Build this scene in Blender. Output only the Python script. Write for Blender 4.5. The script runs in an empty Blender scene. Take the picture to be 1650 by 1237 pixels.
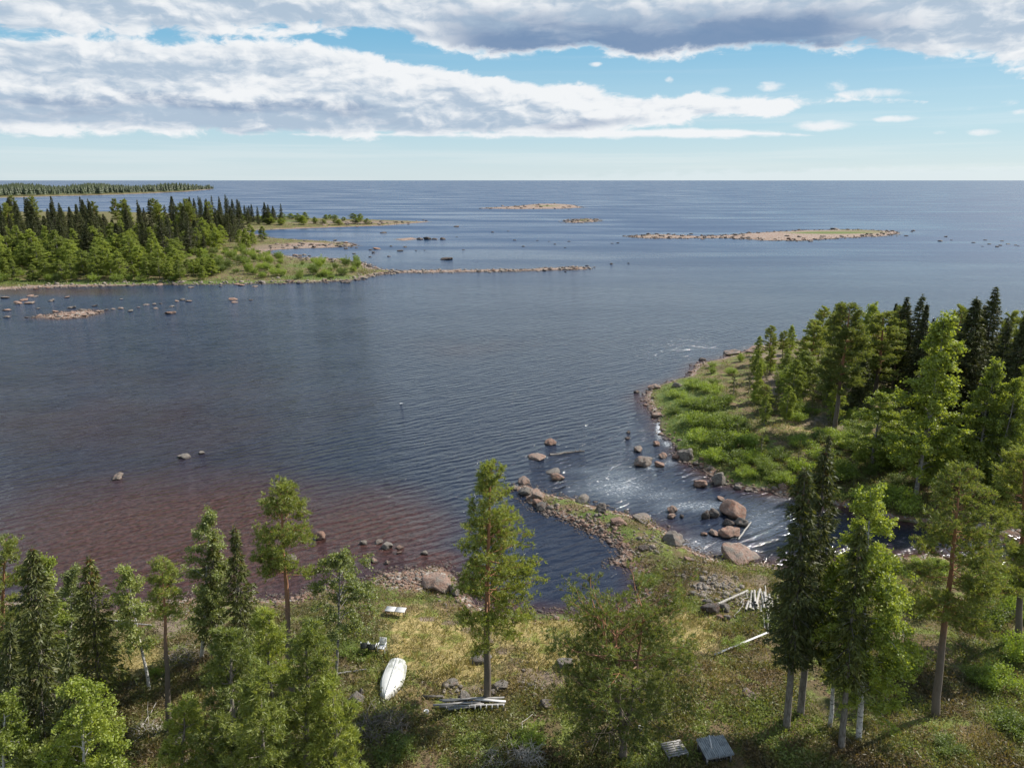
import bpy, bmesh, math, random
import numpy as np
from mathutils import Vector, Matrix

C = bpy.context.scene.collection
SC = bpy.context.scene
R = math.radians
rng = np.random.default_rng(7)
random.seed(7)

# ------------------------------------------------------------------ camera
H = 29.0                                   # drone height above the water
PITCH = R(16.0)
FPX = 1144.0                               # focal length in photograph pixels (1650 wide)
cam_d = bpy.data.cameras.new('camera')
cam = bpy.data.objects.new('camera', cam_d)
C.objects.link(cam)
cam_d.sensor_width = 36.0
cam_d.lens = 36.0 * FPX / 1650.0
cam_d.clip_start = 0.5
cam_d.clip_end = 200000.0
cam.location = (0, 0, H)
cam.rotation_euler = (R(90) - PITCH, 0, 0)
SC.camera = cam
SC.render.engine = 'CYCLES'
SC.cycles.use_denoising = True
SC.cycles.max_bounces = 8
SC.cycles.transparent_max_bounces = 6
SC.cycles.sample_clamp_indirect = 6.0
SC.view_settings.view_transform = 'Standard'
SC.view_settings.look = 'None'
SC.view_settings.exposure = 0.85
SC.view_settings.gamma = 1.0

SUN_AZ = R(62.0)                           # to the right of the view direction (+Y)
SUN_EL = R(43.0)

# ------------------------------------------------------------------ node graph helper
class NG:
    def __init__(s, nt):
        s.nt = nt
        s.nt.nodes.clear()
    def node(s, t, **kw):
        n = s.nt.nodes.new(t)
        for k, v in kw.items():
            setattr(n, k, v)
        return n
    def put(s, sock, v):
        if isinstance(v, bpy.types.NodeSocket):
            s.nt.links.new(v, sock)
        elif v is not None:
            if sock.type == 'RGBA' and not isinstance(v, (int, float)) and len(v) == 3:
                v = (*v, 1.0)
            sock.default_value = v
    def m(s, op, a, b=None, c=None, clamp=False):
        n = s.node('ShaderNodeMath', operation=op, use_clamp=clamp)
        for i, v in enumerate((a, b, c)):
            if v is not None:
                s.put(n.inputs[i], v)
        return n.outputs[0]
    def mr(s, v, a, b, c=0.0, d=1.0, smooth=True):
        n = s.node('ShaderNodeMapRange', interpolation_type='SMOOTHSTEP' if smooth else 'LINEAR')
        for i, x in enumerate((v, a, b, c, d)):
            s.put(n.inputs[i], x)
        return n.outputs[0]
    def mix(s, f, a, b, blend='MIX'):
        n = s.node('ShaderNodeMix', data_type='RGBA', blend_type=blend)
        s.put(n.inputs[0], f)
        s.put(n.inputs[6], a)
        s.put(n.inputs[7], b)
        return n.outputs[2]
    def noise(s, vec, scale, detail=3.0, rough=0.55, dist=0.0, color=False):
        n = s.node('ShaderNodeTexNoise')
        s.put(n.inputs['Vector'], vec)
        n.inputs['Scale'].default_value = scale
        n.inputs['Detail'].default_value = detail
        n.inputs['Roughness'].default_value = rough
        n.inputs['Distortion'].default_value = dist
        return n.outputs[1 if color else 0]
    def comb(s, x, y, z):
        n = s.node('ShaderNodeCombineXYZ')
        for i, v in enumerate((x, y, z)):
            s.put(n.inputs[i], v)
        return n.outputs[0]
    def mapping(s, vec, scale=(1, 1, 1), rot=(0, 0, 0), loc=(0, 0, 0), vt='POINT'):
        n = s.node('ShaderNodeMapping', vector_type=vt)
        s.put(n.inputs['Vector'], vec)
        n.inputs['Scale'].default_value = scale
        n.inputs['Rotation'].default_value = rot
        n.inputs['Location'].default_value = loc
        return n.outputs[0]
    def curve(s, v, pts):
        n = s.node('ShaderNodeFloatCurve')
        cu = n.mapping.curves[0]
        pts = sorted(pts)
        cu.points[0].location = pts[0]
        cu.points[1].location = pts[-1]
        for p in pts[1:-1]:
            cu.points.new(*p)
        for p in cu.points:
            p.handle_type = 'VECTOR'
        n.mapping.update()
        s.put(n.inputs['Value'], v)
        return n.outputs[0]

# photograph pixel -> direction (used to read places off the photograph)
SP, CP = math.sin(PITCH), math.cos(PITCH)
def pix_dir(px, py):
    u = (px - 825.0) / FPX
    v = (618.5 - py) / FPX
    return u, CP + v * SP, -SP + v * CP
def az_el(px, py):
    x, y, z = pix_dir(px, py)
    return math.degrees(math.atan2(x, y)), math.degrees(math.atan2(z, math.hypot(x, y)))
def at(px, py, z=0.0):
    x, y, d = pix_dir(px, py)
    t = (z - H) / d
    return x * t, y * t
def to_pix(x, y, z):
    dz = z - H
    f = y * CP - dz * SP
    v = (y * SP + dz * CP) / f
    return 825.0 + FPX * x / f, 618.5 - FPX * v

# ------------------------------------------------------------------ world: sky with cloud banks
world = bpy.data.worlds.new('World')
SC.world = world
world.use_nodes = True
def build_world():
    g = NG(world.node_tree)
    out = g.node('ShaderNodeOutputWorld')
    bg = g.node('ShaderNodeBackground')
    bg.inputs['Strength'].default_value = 0.1
    g.nt.links.new(bg.outputs[0], out.inputs[0])
    sky = g.node('ShaderNodeTexSky', sky_type='NISHITA', sun_disc=False)
    sky.sun_elevation = SUN_EL
    sky.sun_rotation = SUN_AZ
    sky.altitude = 30.0
    sky.air_density = 1.0
    sky.dust_density = 0.3
    sky.ozone_density = 2.5
    tc = g.node('ShaderNodeTexCoord')
    sep = g.node('ShaderNodeSeparateXYZ')
    g.nt.links.new(tc.outputs['Generated'], sep.inputs[0])
    x, y, z = sep.outputs
    az = g.m('MULTIPLY', g.m('ARCTAN2', x, y), 57.29578)
    el = g.m('MULTIPLY', g.m('ARCSINE', z), 57.29578)
    u = g.m('DIVIDE', g.m('ADD', az, 45.0), 90.0, clamp=True)
    def env(pts):
        q = []
        for px, py in pts:
            a, e = az_el(px, py)
            q.append((min(max((a + 45) / 90, 0), 1), min(max(e / 30, 0), 1)))
        q.append((0.0, q[0][1]))
        q.append((1.0, q[-1][1] if q[-1][0] > q[0][0] else q[0][1]))
        return g.m('MULTIPLY', g.curve(u, q), 30.0)
    # cloud coordinates: stretched sideways towards the horizon
    p = g.comb(g.m('MULTIPLY', az, 0.19), g.m('MULTIPLY', el, 0.40), 0.0)
    wv = g.node('ShaderNodeVectorMath', operation='MULTIPLY_ADD')
    g.put(wv.inputs[0], g.noise(p, 1.3, 3.0, 0.5, color=True)); wv.inputs[1].default_value = (0.55, 0.55, 0.0); g.put(wv.inputs[2], p)
    p = wv.outputs[0]
    nA = g.noise(p, 1.25, 10.0, 0.62)
    p2 = g.comb(g.m('MULTIPLY', az, 0.07), g.m('MULTIPLY', el, 0.5), 3.7)
    nB = g.noise(p2, 1.0, 7.0, 0.55)
    po_ = g.node('ShaderNodeVectorMath', operation='ADD'); g.put(po_.inputs[0], p); po_.inputs[1].default_value = (0.08, 0.16, 0.0)
    nS = g.noise(po_.outputs[0], 1.25, 5.0, 0.55)
    nE = g.noise(p, 1.25, 5.0, 0.55)
    emb = g.m('SUBTRACT', nE, nS)                       # relief lit from the upper right
    a0 = g.m('SUBTRACT', nA, 0.5)
    b0 = g.m('SUBTRACT', nB, 0.5)
    # --- upper bank: everything above its lower edge
    lowT = env([(-200, 52), (0, 60), (150, 63), (300, 62), (420, 62), (500, 56), (600, 54), (650, 62), (700, 77),
                (760, 90), (840, 93), (900, 84), (960, 84), (1040, 96), (1100, 86), (1250, 83), (1400, 84),
                (1480, 93), (1560, 100), (1650, 106), (1850, 100)])
    dT = g.m('SUBTRACT', el, lowT)
    sT = g.m('ADD', dT, g.m('ADD', g.m('MULTIPLY', a0, 4.2), g.m('MULTIPLY', b0, 1.0)))
    mT = g.mr(sT, -0.10, 0.55)
    # --- middle bank
    upM = env([(-200, 48), (0, 50), (200, 56), (300, 64), (400, 60), (500, 66), (580, 78), (640, 94), (720, 104),
               (780, 117), (850, 124), (930, 134), (1000, 139), (1070, 149), (1130, 149), (1250, 151), (1330, 153),
               (1400, 157), (1470, 166), (1560, 185), (1850, 200)])
    lowM = env([(-200, 219), (0, 219), (200, 216), (400, 219), (600, 221), (800, 223), (980, 221), (1010, 215),
                (1060, 205), (1110, 200), (1180, 193), (1240, 188), (1300, 178), (1370, 166), (1430, 158), (1500, 160), (1850, 170)])
    dU = g.m('SUBTRACT', upM, el)
    dL = g.m('SUBTRACT', el, lowM)
    dM = g.m('MINIMUM', dU, g.m('MULTIPLY', dL, 1.3))
    sM = g.m('ADD', dM, g.m('ADD', g.m('MULTIPLY', a0, 3.2), g.m('MULTIPLY', b0, 0.8)))
    mM = g.mr(sM, 0.0, 0.50)
    # --- thin band beneath its right end
    upB = env([(200, 215), (500, 212), (900, 207), (1100, 206), (1200, 206), (1280, 212), (1340, 222), (1650, 240)])
    lowB = env([(200, 215), (600, 222), (1000, 224), (1200, 223), (1300, 221), (1340, 219), (1650, 225)])
    dB = g.m('MINIMUM', g.m('SUBTRACT', upB, el), g.m('SUBTRACT', el, lowB))
    sB = g.m('ADD', dB, g.m('ADD', g.m('MULTIPLY', a0, 0.9), g.m('MULTIPLY', b0, 0.7)))
    mB = g.mr(sB, 0.02, 0.30)
    # --- small fair-weather puffs
    mP = None
    for (cx, cy, rx, ry) in [(1342, 138, 30, 10), (1410, 150, 70, 7), (1245, 140, 26, 8), (1165, 145, 22, 6), (1325, 203, 55, 8),
                             (1440, 192, 26, 5), (1567, 173, 15, 6), (1622, 166, 18, 6), (1515, 214, 12, 4),
                             (1582, 213, 22, 5), (960, 104, 12, 4), (1078, 130, 9, 5), (1640, 180, 20, 4)]:
        ca, ce = az_el(cx, cy)
        ra, re = rx * 0.048, ry * 0.05
        ex = g.m('DIVIDE', g.m('SUBTRACT', az, ca), ra)
        ey = g.m('DIVIDE', g.m('SUBTRACT', el, ce), re)
        d = g.m('SUBTRACT', 1.0, g.m('ADD', g.m('MULTIPLY', ex, ex), g.m('MULTIPLY', ey, ey)))
        mP = d if mP is None else g.m('MAXIMUM', mP, d)
    mP = g.mr(g.m('ADD', mP, g.m('MULTIPLY', a0, 5.0)), 0.1, 1.5)
    mP = g.m('MULTIPLY', mP, 0.9)
    # --- line of far cumulus just over the horizon
    pf = g.comb(g.m('MULTIPLY', az, 0.8), g.m('MULTIPLY', el, 2.2), 9.0)
    nF = g.noise(pf, 1.0, 5.0, 0.6)
    topF = g.m('ADD', 0.55, g.m('MULTIPLY', g.mr(az, -5.0, 30.0), 0.45))
    mF = g.mr(g.m('SUBTRACT', g.m('ADD', topF, g.m('MULTIPLY', g.m('SUBTRACT', nF, 0.5), 1.3)), el), 0.0, 0.5)
    mF = g.m('MULTIPLY', mF, g.m('MULTIPLY', g.mr(az, -12.0, 18.0), 0.38))
    # --- unseen broken cloud overhead, cover and brightness set to lift water and fill light
    pz = g.m('MAXIMUM', z, 0.08)
    po = g.comb(g.m('DIVIDE', x, pz), g.m('DIVIDE', y, pz), 0.0)
    nO = g.noise(po, 0.55, 6.0, 0.55)
    mO = g.m('MULTIPLY', g.mr(nO, 0.46, 0.66), 0.9)
    high = g.mr(el, 15.0, 24.0)
    mT = g.m('ADD', g.m('MULTIPLY', mT, g.m('SUBTRACT', 1.0, high)), g.m('MULTIPLY', mO, high))
    # --- colours (scaled by the background strength of 0.1)
    skyc = g.mix(1.0, sky.outputs[0], (0.80, 0.92, 0.95), 'MULTIPLY')
    band = g.mix(g.mr(el, 0.0, 4.2), (3.45, 4.05, 4.35), (2.55, 3.65, 4.2))
    band = g.mix(g.mr(el, 3.0, 11.5), band, (0.98, 2.55, 3.8))
    vl = g.noise(g.comb(g.m('MULTIPLY', az, 0.03), g.m('MULTIPLY', el, 0.9), 5.0), 1.0, 6.0, 0.6)
    band = g.mix(g.m('MULTIPLY', g.mr(vl, 0.46, 0.66), g.mr(el, 1.0, 7.0, 0.55, 0.10)), band, (3.9, 4.35, 4.6))
    skyc = g.mix(g.mr(el, 14.0, 40.0, 0.90, 0.25), skyc, band)
    white = (4.95, 5.08, 5.2)
    grey = (2.45, 3.05, 3.75)
    dark = (1.00, 1.58, 2.55)
    sh = g.m('ADD', 0.60, g.m('ADD', g.m('MULTIPLY', emb, 1.9), g.m('ADD', g.m('MULTIPLY', b0, 1.5), g.m('MULTIPLY', a0, 0.9))))
    # middle bank: bright shoulder, grey streaks low down on the left
    tM = g.m('DIVIDE', dL, g.m('MAXIMUM', g.m('SUBTRACT', upM, lowM), 0.3))
    shM = g.m('ADD', sh, g.m('MULTIPLY', g.m('SUBTRACT', tM, 0.42), 0.30))
    shM = g.m('ADD', shM, g.mr(az, -20.0, 22.0, -0.06, 0.26))
    streak = g.m('MULTIPLY', g.mr(g.m('ABSOLUTE', g.m('SUBTRACT', g.m('ADD', tM, g.m('MULTIPLY', a0, 0.5)), 0.27)), 0.0, 0.17, 1.0, 0.0),
                 g.mr(az, 2.0, 12.0, 1.0, 0.0))
    streak = g.m('MULTIPLY', streak, g.mr(nB, 0.36, 0.6))
    shM = g.m('ADD', shM, g.mr(sM, 0.1, 1.0, 0.22, 0.0))
    colM = g.mix(g.mr(shM, 0.22, 0.92), grey, white)
    colM = g.mix(g.m('MULTIPLY', streak, 0.95), colM, (1.35, 1.9, 2.8))
    # upper bank: heavy blue-grey belly from the centre to the right
    belly = g.m('MULTIPLY', g.mr(az, -8.0, -1.5), g.mr(az, 21.0, 31.0, 1.0, 0.0))
    belly = g.m('MULTIPLY', belly, g.m('MULTIPLY', g.mr(g.m('ADD', dT, g.m('MULTIPLY', a0, 2.2)), 0.15, 0.7),
                                       g.mr(g.m('ADD', dT, g.m('MULTIPLY', a0, -4.0)), 1.3, 3.6, 1.0, 0.0)))
    sh = g.m('ADD', sh, g.mr(sT, 0.1, 0.9, 0.22, 0.0))
    colT = g.mix(g.mr(g.m('ADD', sh, -0.02), 0.22, 0.95), grey, white)
    colT = g.mix(g.m('MULTIPLY', g.m('MULTIPLY', belly, 0.95), g.mr(nB, 0.30, 0.52, 0.45, 1.0)), colT, dark)
    c = skyc
    c = g.mix(mF, c, (4.56, 4.96, 5.20))
    c = g.mix(mP, c, white)
    c = g.mix(mB, c, g.mix(g.mr(sh, 0.3, 0.7), (3.44, 3.84, 4.32), white))
    c = g.mix(mM, c, colM)
    colT = g.mix(high, colT, (7.0, 7.2, 7.4))  # overhead cloud made brighter than the banks to lighten water and shade
    c = g.mix(mT, c, colT)
    below = g.mr(z, -0.02, 0.0)
    c = g.mix(below, (1.6, 1.9, 2.2), c)
    g.put(bg.inputs['Color'], c)
build_world()

sun_d = bpy.data.lights.new('sun', 'SUN')
sun_d.energy = 4.8
sun_d.angle = R(0.53)
sun_d.color = (1.0, 0.94, 0.85)
sun = bpy.data.objects.new('sun', sun_d)
C.objects.link(sun)
sv = Vector((math.sin(SUN_AZ) * math.cos(SUN_EL), math.cos(SUN_AZ) * math.cos(SUN_EL), math.sin(SUN_EL)))
sun.rotation_euler = sv.to_track_quat('Z', 'Y').to_euler()
sun.location = (60, 30, 80)

# ------------------------------------------------------------------ noise for shapes
def _hash(ix, iy, s):
    h = (ix * 374761393 + iy * 668265263 + s * 974711) & 0xffffffff
    h = ((h ^ (h >> 13)) * 1274126177) & 0xffffffff
    return ((h ^ (h >> 16)) & 0xffff) / 65535.0
def vnoise(x, y, s=0):
    x = np.asarray(x, float); y = np.asarray(y, float)
    ix = np.floor(x).astype(np.int64); iy = np.floor(y).astype(np.int64)
    fx = x - ix; fy = y - iy
    fx = fx * fx * (3 - 2 * fx); fy = fy * fy * (3 - 2 * fy)
    a = _hash(ix, iy, s); b = _hash(ix + 1, iy, s); c = _hash(ix, iy + 1, s); d = _hash(ix + 1, iy + 1, s)
    return (a + (b - a) * fx) * (1 - fy) + (c + (d - c) * fx) * fy
def fbm(x, y, s=0, o=4):
    t = 0; a = 0.5; n = 0
    for k in range(o):
        t = t + a * vnoise(x * 2 ** k, y * 2 ** k, s + k); n += a; a *= 0.5
    return t / n - 0.5
def sstep(a, b, x):
    t = np.clip((x - a) / (b - a), 0, 1)
    return t * t * (3 - 2 * t)

# ------------------------------------------------------------------ land outlines (read off the photograph at water level)
def outline(pts):
    return np.array([at(*p) for p in pts])
LANDS = [
    # near shore with the stone spit that shelters the little bay
    dict(pts=outline([(-900, 960), (-300, 972), (0, 968), (110, 974), (200, 984), (250, 968), (300, 966), (360, 963), (470, 962), (505, 948),
                      (534, 942), (594, 940), (619, 924), (665, 920), (711, 914), (735, 932), (753, 952), (765, 974), (800, 984), (870, 990),
                      (960, 991), (1005, 978), (1034, 962), (1036, 935), (1012, 915), (985, 908), (1002, 893), (975, 870), (940, 855), (905, 836),
                      (868, 818), (846, 800), (830, 786), (846, 782), (880, 794), (930, 803), (970, 819), (1010, 829), (1040, 839), (1066, 855),
                      (1090, 874), (1120, 888), (1150, 899), (1190, 905), (1235, 908), (1262, 917), (1350, 915), (1440, 897), (1500, 894),
                      (1580, 905), (1700, 925), (2100, 940), (2900, 1150)]) .tolist() + [[60, -40], [-60, -40]],
         h=1.35, w=7.0, j=0.5),
    # right-hand point across the stream mouth
    dict(pts=outline([(2300, 900), (1700, 872), (1580, 852), (1500, 846), (1430, 838), (1340, 813), (1270, 797), (1210, 786), (1165, 776), (1140, 757), (1100, 740),
                      (1085, 716), (1066, 694), (1058, 674), (1044, 650), (1036, 643), (1050, 624), (1108, 606), (1122, 588), (1160, 577),
                      (1200, 566), (1250, 552), (1300, 548), (1450, 552), (1650, 548), (1900, 540), (2600, 560)]).tolist(),
         h=1.7, w=8.0, j=0.7),
    # left-hand point: near shore, breakwater, stony tongues, far tongue
    dict(pts=outline([(-900, 480), (-300, 474), (0, 467), (100, 462), (200, 460), (300, 458), (400, 457), (500, 455), (570, 452),
                      (606, 443), (650, 439.5), (760, 438), (860, 436), (944, 434), (950, 430.5), (925, 430.5), (860, 433.5), (760, 435), (650, 436),
                      (606, 434), (584, 424), (540, 417), (480, 415), (440, 410), (425, 404), (470, 401), (530, 399), (576, 396.5),
                      (560, 391), (500, 387.5), (440, 384), (408, 377), (396, 372), (450, 369.5), (520, 367), (620, 363.5), (692, 357.5), (600, 354.5),
                      (500, 352), (420, 350), (330, 346), (200, 342), (0, 342), (-300, 345), (-900, 352)]).tolist(),
         h=2.2, w=25.0, j=1.6),
    # wooded headland on the horizon
    dict(pts=outline([(-500, 326), (-200, 322), (0, 319), (80, 316.5), (200, 313.5), (300, 309), (346, 304.8), (330, 303.3), (200, 302.5), (0, 302), (-500, 302)]).tolist(),
         h=5.0, w=160.0, j=6.0),
    # low skerries
    dict(pts=outline([(772, 336), (830, 332.5), (862, 329), (900, 328.6), (925, 331), (937, 334.5), (900, 336.6), (830, 337)]).tolist(),
         h=0.9, w=12.0, j=5.0),
    dict(pts=outline([(912, 358.5), (925, 354), (940, 352.8), (966, 354.6), (955, 357.6), (930, 359)]).tolist(),
         h=0.8, w=6.0, j=2.0),
    dict(pts=outline([(1000, 381), (1060, 378), (1130, 381), (1180, 378), (1235, 374), (1300, 371), (1380, 370.5), (1430, 372), (1450, 376.5), (1420, 381),
                      (1350, 384), (1300, 387.5), (1230, 387), (1170, 384), (1100, 384.5), (1040, 384)]).tolist(),
         h=0.8, w=9.0, j=4.5),
    dict(pts=outline([(60, 511), (100, 504), (140, 500), (160, 503), (135, 511), (100, 514)]).tolist(), h=0.15, w=3.0, j=0.8),
    dict(pts=outline([(636, 385.5), (664, 383), (672, 385.5), (650, 388)]).tolist(), h=0.25, w=3.0, j=0.8),
]
def seg_dist(px, py, poly):
    P = np.array(poly)
    best = np.full(px.shape, 1e18)
    inside = np.zeros(px.shape, bool)
    n = len(P)
    for i in range(n):
        ax, ay = P[i]; bx, by = P[(i + 1) % n]
        dx, dy = bx - ax, by - ay
        L2 = dx * dx + dy * dy + 1e-12
        t = np.clip(((px - ax) * dx + (py - ay) * dy) / L2, 0, 1)
        d = (px - ax - t * dx) ** 2 + (py - ay - t * dy) ** 2
        best = np.minimum(best, d)
        cond = (ay > py) != (by > py)
        if by != ay:
            xi = (bx - ax) * (py - ay) / (by - ay) + ax
            inside ^= cond & (px < xi)
    d = np.sqrt(best)
    return np.where(inside, d, -d)
def land_sd(x, y):
    """signed distance inland, for every land"""
    out = []
    for i, L in enumerate(LANDS):
        j = L['j']
        s = seg_dist(x, y, L['pts'])
        s = s + fbm(x / (j * 5 + 1), y / (j * 5 + 1), 11 + i) * 2.0 * j + fbm(x / (j * 1.2 + .4), y / (j * 1.2 + .4), 31 + i, 3) * 0.9 * j
        out.append(s)
    return np.array(out)
def height(x, y, sds=None):
    x = np.atleast_1d(np.asarray(x, float)); y = np.atleast_1d(np.asarray(y, float))
    if sds is None:
        sds = land_sd(x, y)
    h = np.full(x.shape, -3.0)
    for L, s in zip(LANDS, sds):
        up = L['h'] * (1 - np.exp(-np.maximum(s, 0) / L['w']))
        hi = up + 0.10 * np.minimum(np.maximum(s, 0), 1) + fbm(x / 3.0, y / 3.0, 71, 4) * 0.5 * np.clip(s / 3.0, 0, 1) * min(L['h'], 1.2)
        lo = np.maximum(-3.0, s * 0.16)
        h = np.maximum(h, np.where(s > 0, hi, lo))
    return h
GROUND = []
def ground(px, py):
    """the place on the ground seen at this photograph pixel"""
    d = Vector(pix_dir(px, py)).normalized()
    hit, p, n, f = GROUND[0].ray_cast(Vector((0, 0, H)), d)
    if hit: return p
    x, y = at(px, py, 0.0)
    return Vector((x, y, float(height(x, y)[0])))

def polar_sheet(th_fine, r_list):
    fine = np.arange(-46, 46.001, th_fine)
    coarse = np.concatenate([np.arange(46 + 2.0, 360 - 46, 2.0)])
    th = np.radians(np.concatenate([fine, coarse]))
    r = np.asarray(r_list)
    Tn, Rn = len(th), len(r)
    X = (r[:, None] * np.sin(th)[None, :]).ravel()
    Y = (r[:, None] * np.cos(th)[None, :]).ravel()
    i = np.arange(Rn - 1)[:, None]; j = np.arange(Tn)[None, :]
    a = i * Tn + j; b = i * Tn + (j + 1) % Tn
    quads = np.stack([a, a + Tn, b + Tn, b], -1).reshape(-1, 4)[:, ::-1]
    X = np.append(X, 0.0); Y = np.append(Y, 0.0)
    cidx = Rn * Tn
    jj = np.arange(Tn)
    tris = np.stack([np.full(Tn, cidx), (jj + 1) % Tn, jj], -1)
    return X, Y, quads, tris
def mesh_np(name, V, polys):
    """polys: list of (n,k) index arrays"""
    me = bpy.data.meshes.new(name)
    V = np.asarray(V, np.float32)
    me.vertices.add(len(V))
    me.vertices.foreach_set('co', V.ravel())
    tot = np.concatenate([np.full(len(p), p.shape[1], np.int32) for p in polys])
    idx = np.concatenate([p.ravel() for p in polys]).astype(np.int32)
    me.loops.add(len(idx))
    me.loops.foreach_set('vertex_index', idx)
    me.polygons.add(len(tot))
    st = np.zeros(len(tot), np.int32); st[1:] = np.cumsum(tot)[:-1]
    me.polygons.foreach_set('loop_start', st)
    try:
        me.polygons.foreach_set('loop_total', tot)
    except Exception:
        pass
    me.update(calc_edges=True)
    return me
def color_attr(me, name, rgba):
    a = me.color_attributes.new(name, 'FLOAT_COLOR', 'POINT')
    a.data.foreach_set('color', np.asarray(rgba, np.float32).ravel())
def smooth(me):
    me.polygons.foreach_set('use_smooth', np.ones(len(me.polygons), bool))

def tag(o, label=None, cat=None, group=None, kind=None):
    if label: o['label'] = label
    if cat: o['category'] = cat
    if group: o['group'] = group
    if kind: o['kind'] = kind
    return o
def link(name, me, mat=None, parent=None):
    o = bpy.data.objects.new(name, me)
    C.objects.link(o)
    if mat and me and len(me.materials) == 0:
        me.materials.append(mat)
    if parent: o.parent = parent
    return o

# ------------------------------------------------------------------ ground material and sheet
def new_mat(name):
    m = bpy.data.materials.new(name)
    m.use_nodes = True
    return m, NG(m.node_tree)
def out_surf(g, s):
    o = g.node('ShaderNodeOutputMaterial')
    g.nt.links.new(s, o.inputs['Surface'])
    return o
def principled(g, col, rough=0.8, normal=None, spec=0.3, **kw):
    b = g.node('ShaderNodeBsdfPrincipled')
    g.put(b.inputs['Base Color'], col)
    g.put(b.inputs['Roughness'], rough)
    b.inputs['Specular IOR Level'].default_value = spec
    for k, v in kw.items():
        g.put(b.inputs[k], v)
    if normal is not None:
        g.nt.links.new(normal, b.inputs['Normal'])
    return b.outputs[0]
def bump(g, h, strength=0.5, dist=0.05):
    n = g.node('ShaderNodeBump')
    g.put(n.inputs['Height'], h)
    g.put(n.inputs['Strength'], strength)
    n.inputs['Distance'].default_value = dist
    return n.outputs[0]

def mat_ground():
    m, g = new_mat('ground_cover')
    pos = g.node('ShaderNodeNewGeometry').outputs['Position']
    at_ = g.node('ShaderNodeAttribute', attribute_name='cover')
    sp = g.node('ShaderNodeSeparateColor')
    g.nt.links.new(at_.outputs['Color'], sp.inputs[0])
    straw, gravel, green = sp.outputs
    bare = at_.outputs['Alpha']
    n1 = g.noise(pos, 0.45, 6, 0.6)
    n2 = g.noise(pos, 2.2, 6, 0.65)
    n3 = g.noise(pos, 9.0, 4, 0.7)
    n4 = g.noise(g.mapping(pos, loc=(31, 7, 0)), 0.9, 5, 0.6)
    base = g.mix(g.mr(n1, 0.40, 0.60), (0.070, 0.070, 0.024), (0.130, 0.092, 0.052))
    base = g.mix(g.mr(n4, 0.5, 0.62), base, (0.130, 0.155, 0.038))
    base = g.mix(g.m('MULTIPLY', g.mr(n2, 0.52, 0.70), 0.8), base, (0.17, 0.13, 0.085))
    strawc = g.mix(g.mr(n2, 0.35, 0.65), (0.22, 0.18, 0.065), (0.36, 0.28, 0.13))
    strawc = g.mix(g.mr(n4, 0.5, 0.6), strawc, (0.16, 0.17, 0.045))
    greenc = g.mix(g.mr(n2, 0.35, 0.65), (0.055, 0.090, 0.020), (0.115, 0.135, 0.040))
    vor = g.node('ShaderNodeTexVoronoi')
    g.put(vor.inputs['Vector'], pos); vor.inputs['Scale'].default_value = 4.5
    gsep = g.node('ShaderNodeSeparateColor'); g.nt.links.new(vor.outputs['Color'], gsep.inputs[0])
    gravc = g.mix(gsep.outputs[0], (0.145, 0.085, 0.060), (0.235, 0.155, 0.115))
    gravc = g.mix(g.mr(gsep.outputs[1], 0.65, 0.75), gravc, (0.30, 0.27, 0.24))
    gravc = g.mix(g.mr(n3, 0.55, 0.75), gravc, (0.10, 0.07, 0.055))
    barec = g.mix(g.mr(n2, 0.35, 0.65), (0.115, 0.085, 0.062), (0.20, 0.155, 0.115))
    def edge(f, lo=0.35, hi=0.62):
        return g.mr(g.m('ADD', f, g.m('MULTIPLY', g.m('SUBTRACT', n2, 0.5), 0.9)), lo, hi)
    c = g.mix(edge(straw), base, strawc)
    c = g.mix(edge(bare), c, barec)
    c = g.mix(edge(gravel), c, gravc)
    c = g.mix(edge(green), c, greenc)
    c = g.mix(1.0, c, g.mix(n3, (0.62, 0.62, 0.62), (1.35, 1.35, 1.35)), 'MULTIPLY')
    wet = g.node('ShaderNodeSeparateXYZ'); g.nt.links.new(pos, wet.inputs[0])
    c = g.mix(g.mr(wet.outputs[2], 0.02, 0.16, 0.6, 0.0), c, (0.05, 0.032, 0.025))
    hgt = g.m('ADD', g.m('MULTIPLY', n2, 0.6), g.m('MULTIPLY', n3, 0.4))
    out_surf(g, principled(g, c, 0.9, bump(g, hgt, 0.8, 0.25), 0.15))
    return m

def blob_mask(px, py, blobs):
    f = np.zeros(px.shape)
    for cx, cy, rx, ry, a in blobs:
        d = ((px - cx) / rx) ** 2 + ((py - cy) / ry) ** 2
        f = np.maximum(f, a * np.exp(-d * 0.9))
    return f
STRAW = [(640, 1110, 90, 40, .5), (1150, 1090, 90, 40, .45), (930, 1120, 60, 30, .5), (1250, 1060, 50, 40, .4), (1440, 1180, 70, 30, .4), (1560, 1200, 80, 30, .5), (300, 1130, 50, 30, .4), (1240, 620, 60, 24, .45), (1230, 690, 40, 20, .4), (850, 1012, 110, 32, 1), (720, 1050, 110, 60, .9), (900, 1050, 90, 40, .8), (1100, 1020, 70, 40, .9), (215, 1062, 45, 30, 1), (680, 1010, 80, 40, .7),
         (800, 1100, 90, 30, .55), (1180, 960, 60, 30, .6), (1420, 985, 60, 30, .5), (1480, 950, 60, 20, .4), (1300, 640, 60, 20, .5), (1290, 690, 60, 14, .5), (650, 975, 50, 16, .4), (1530, 920, 40, 16, .3),
         (420, 408, 120, 8, .5), (330, 403, 90, 5, .5), (1340, 378, 80, 3.5, .5)]
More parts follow.
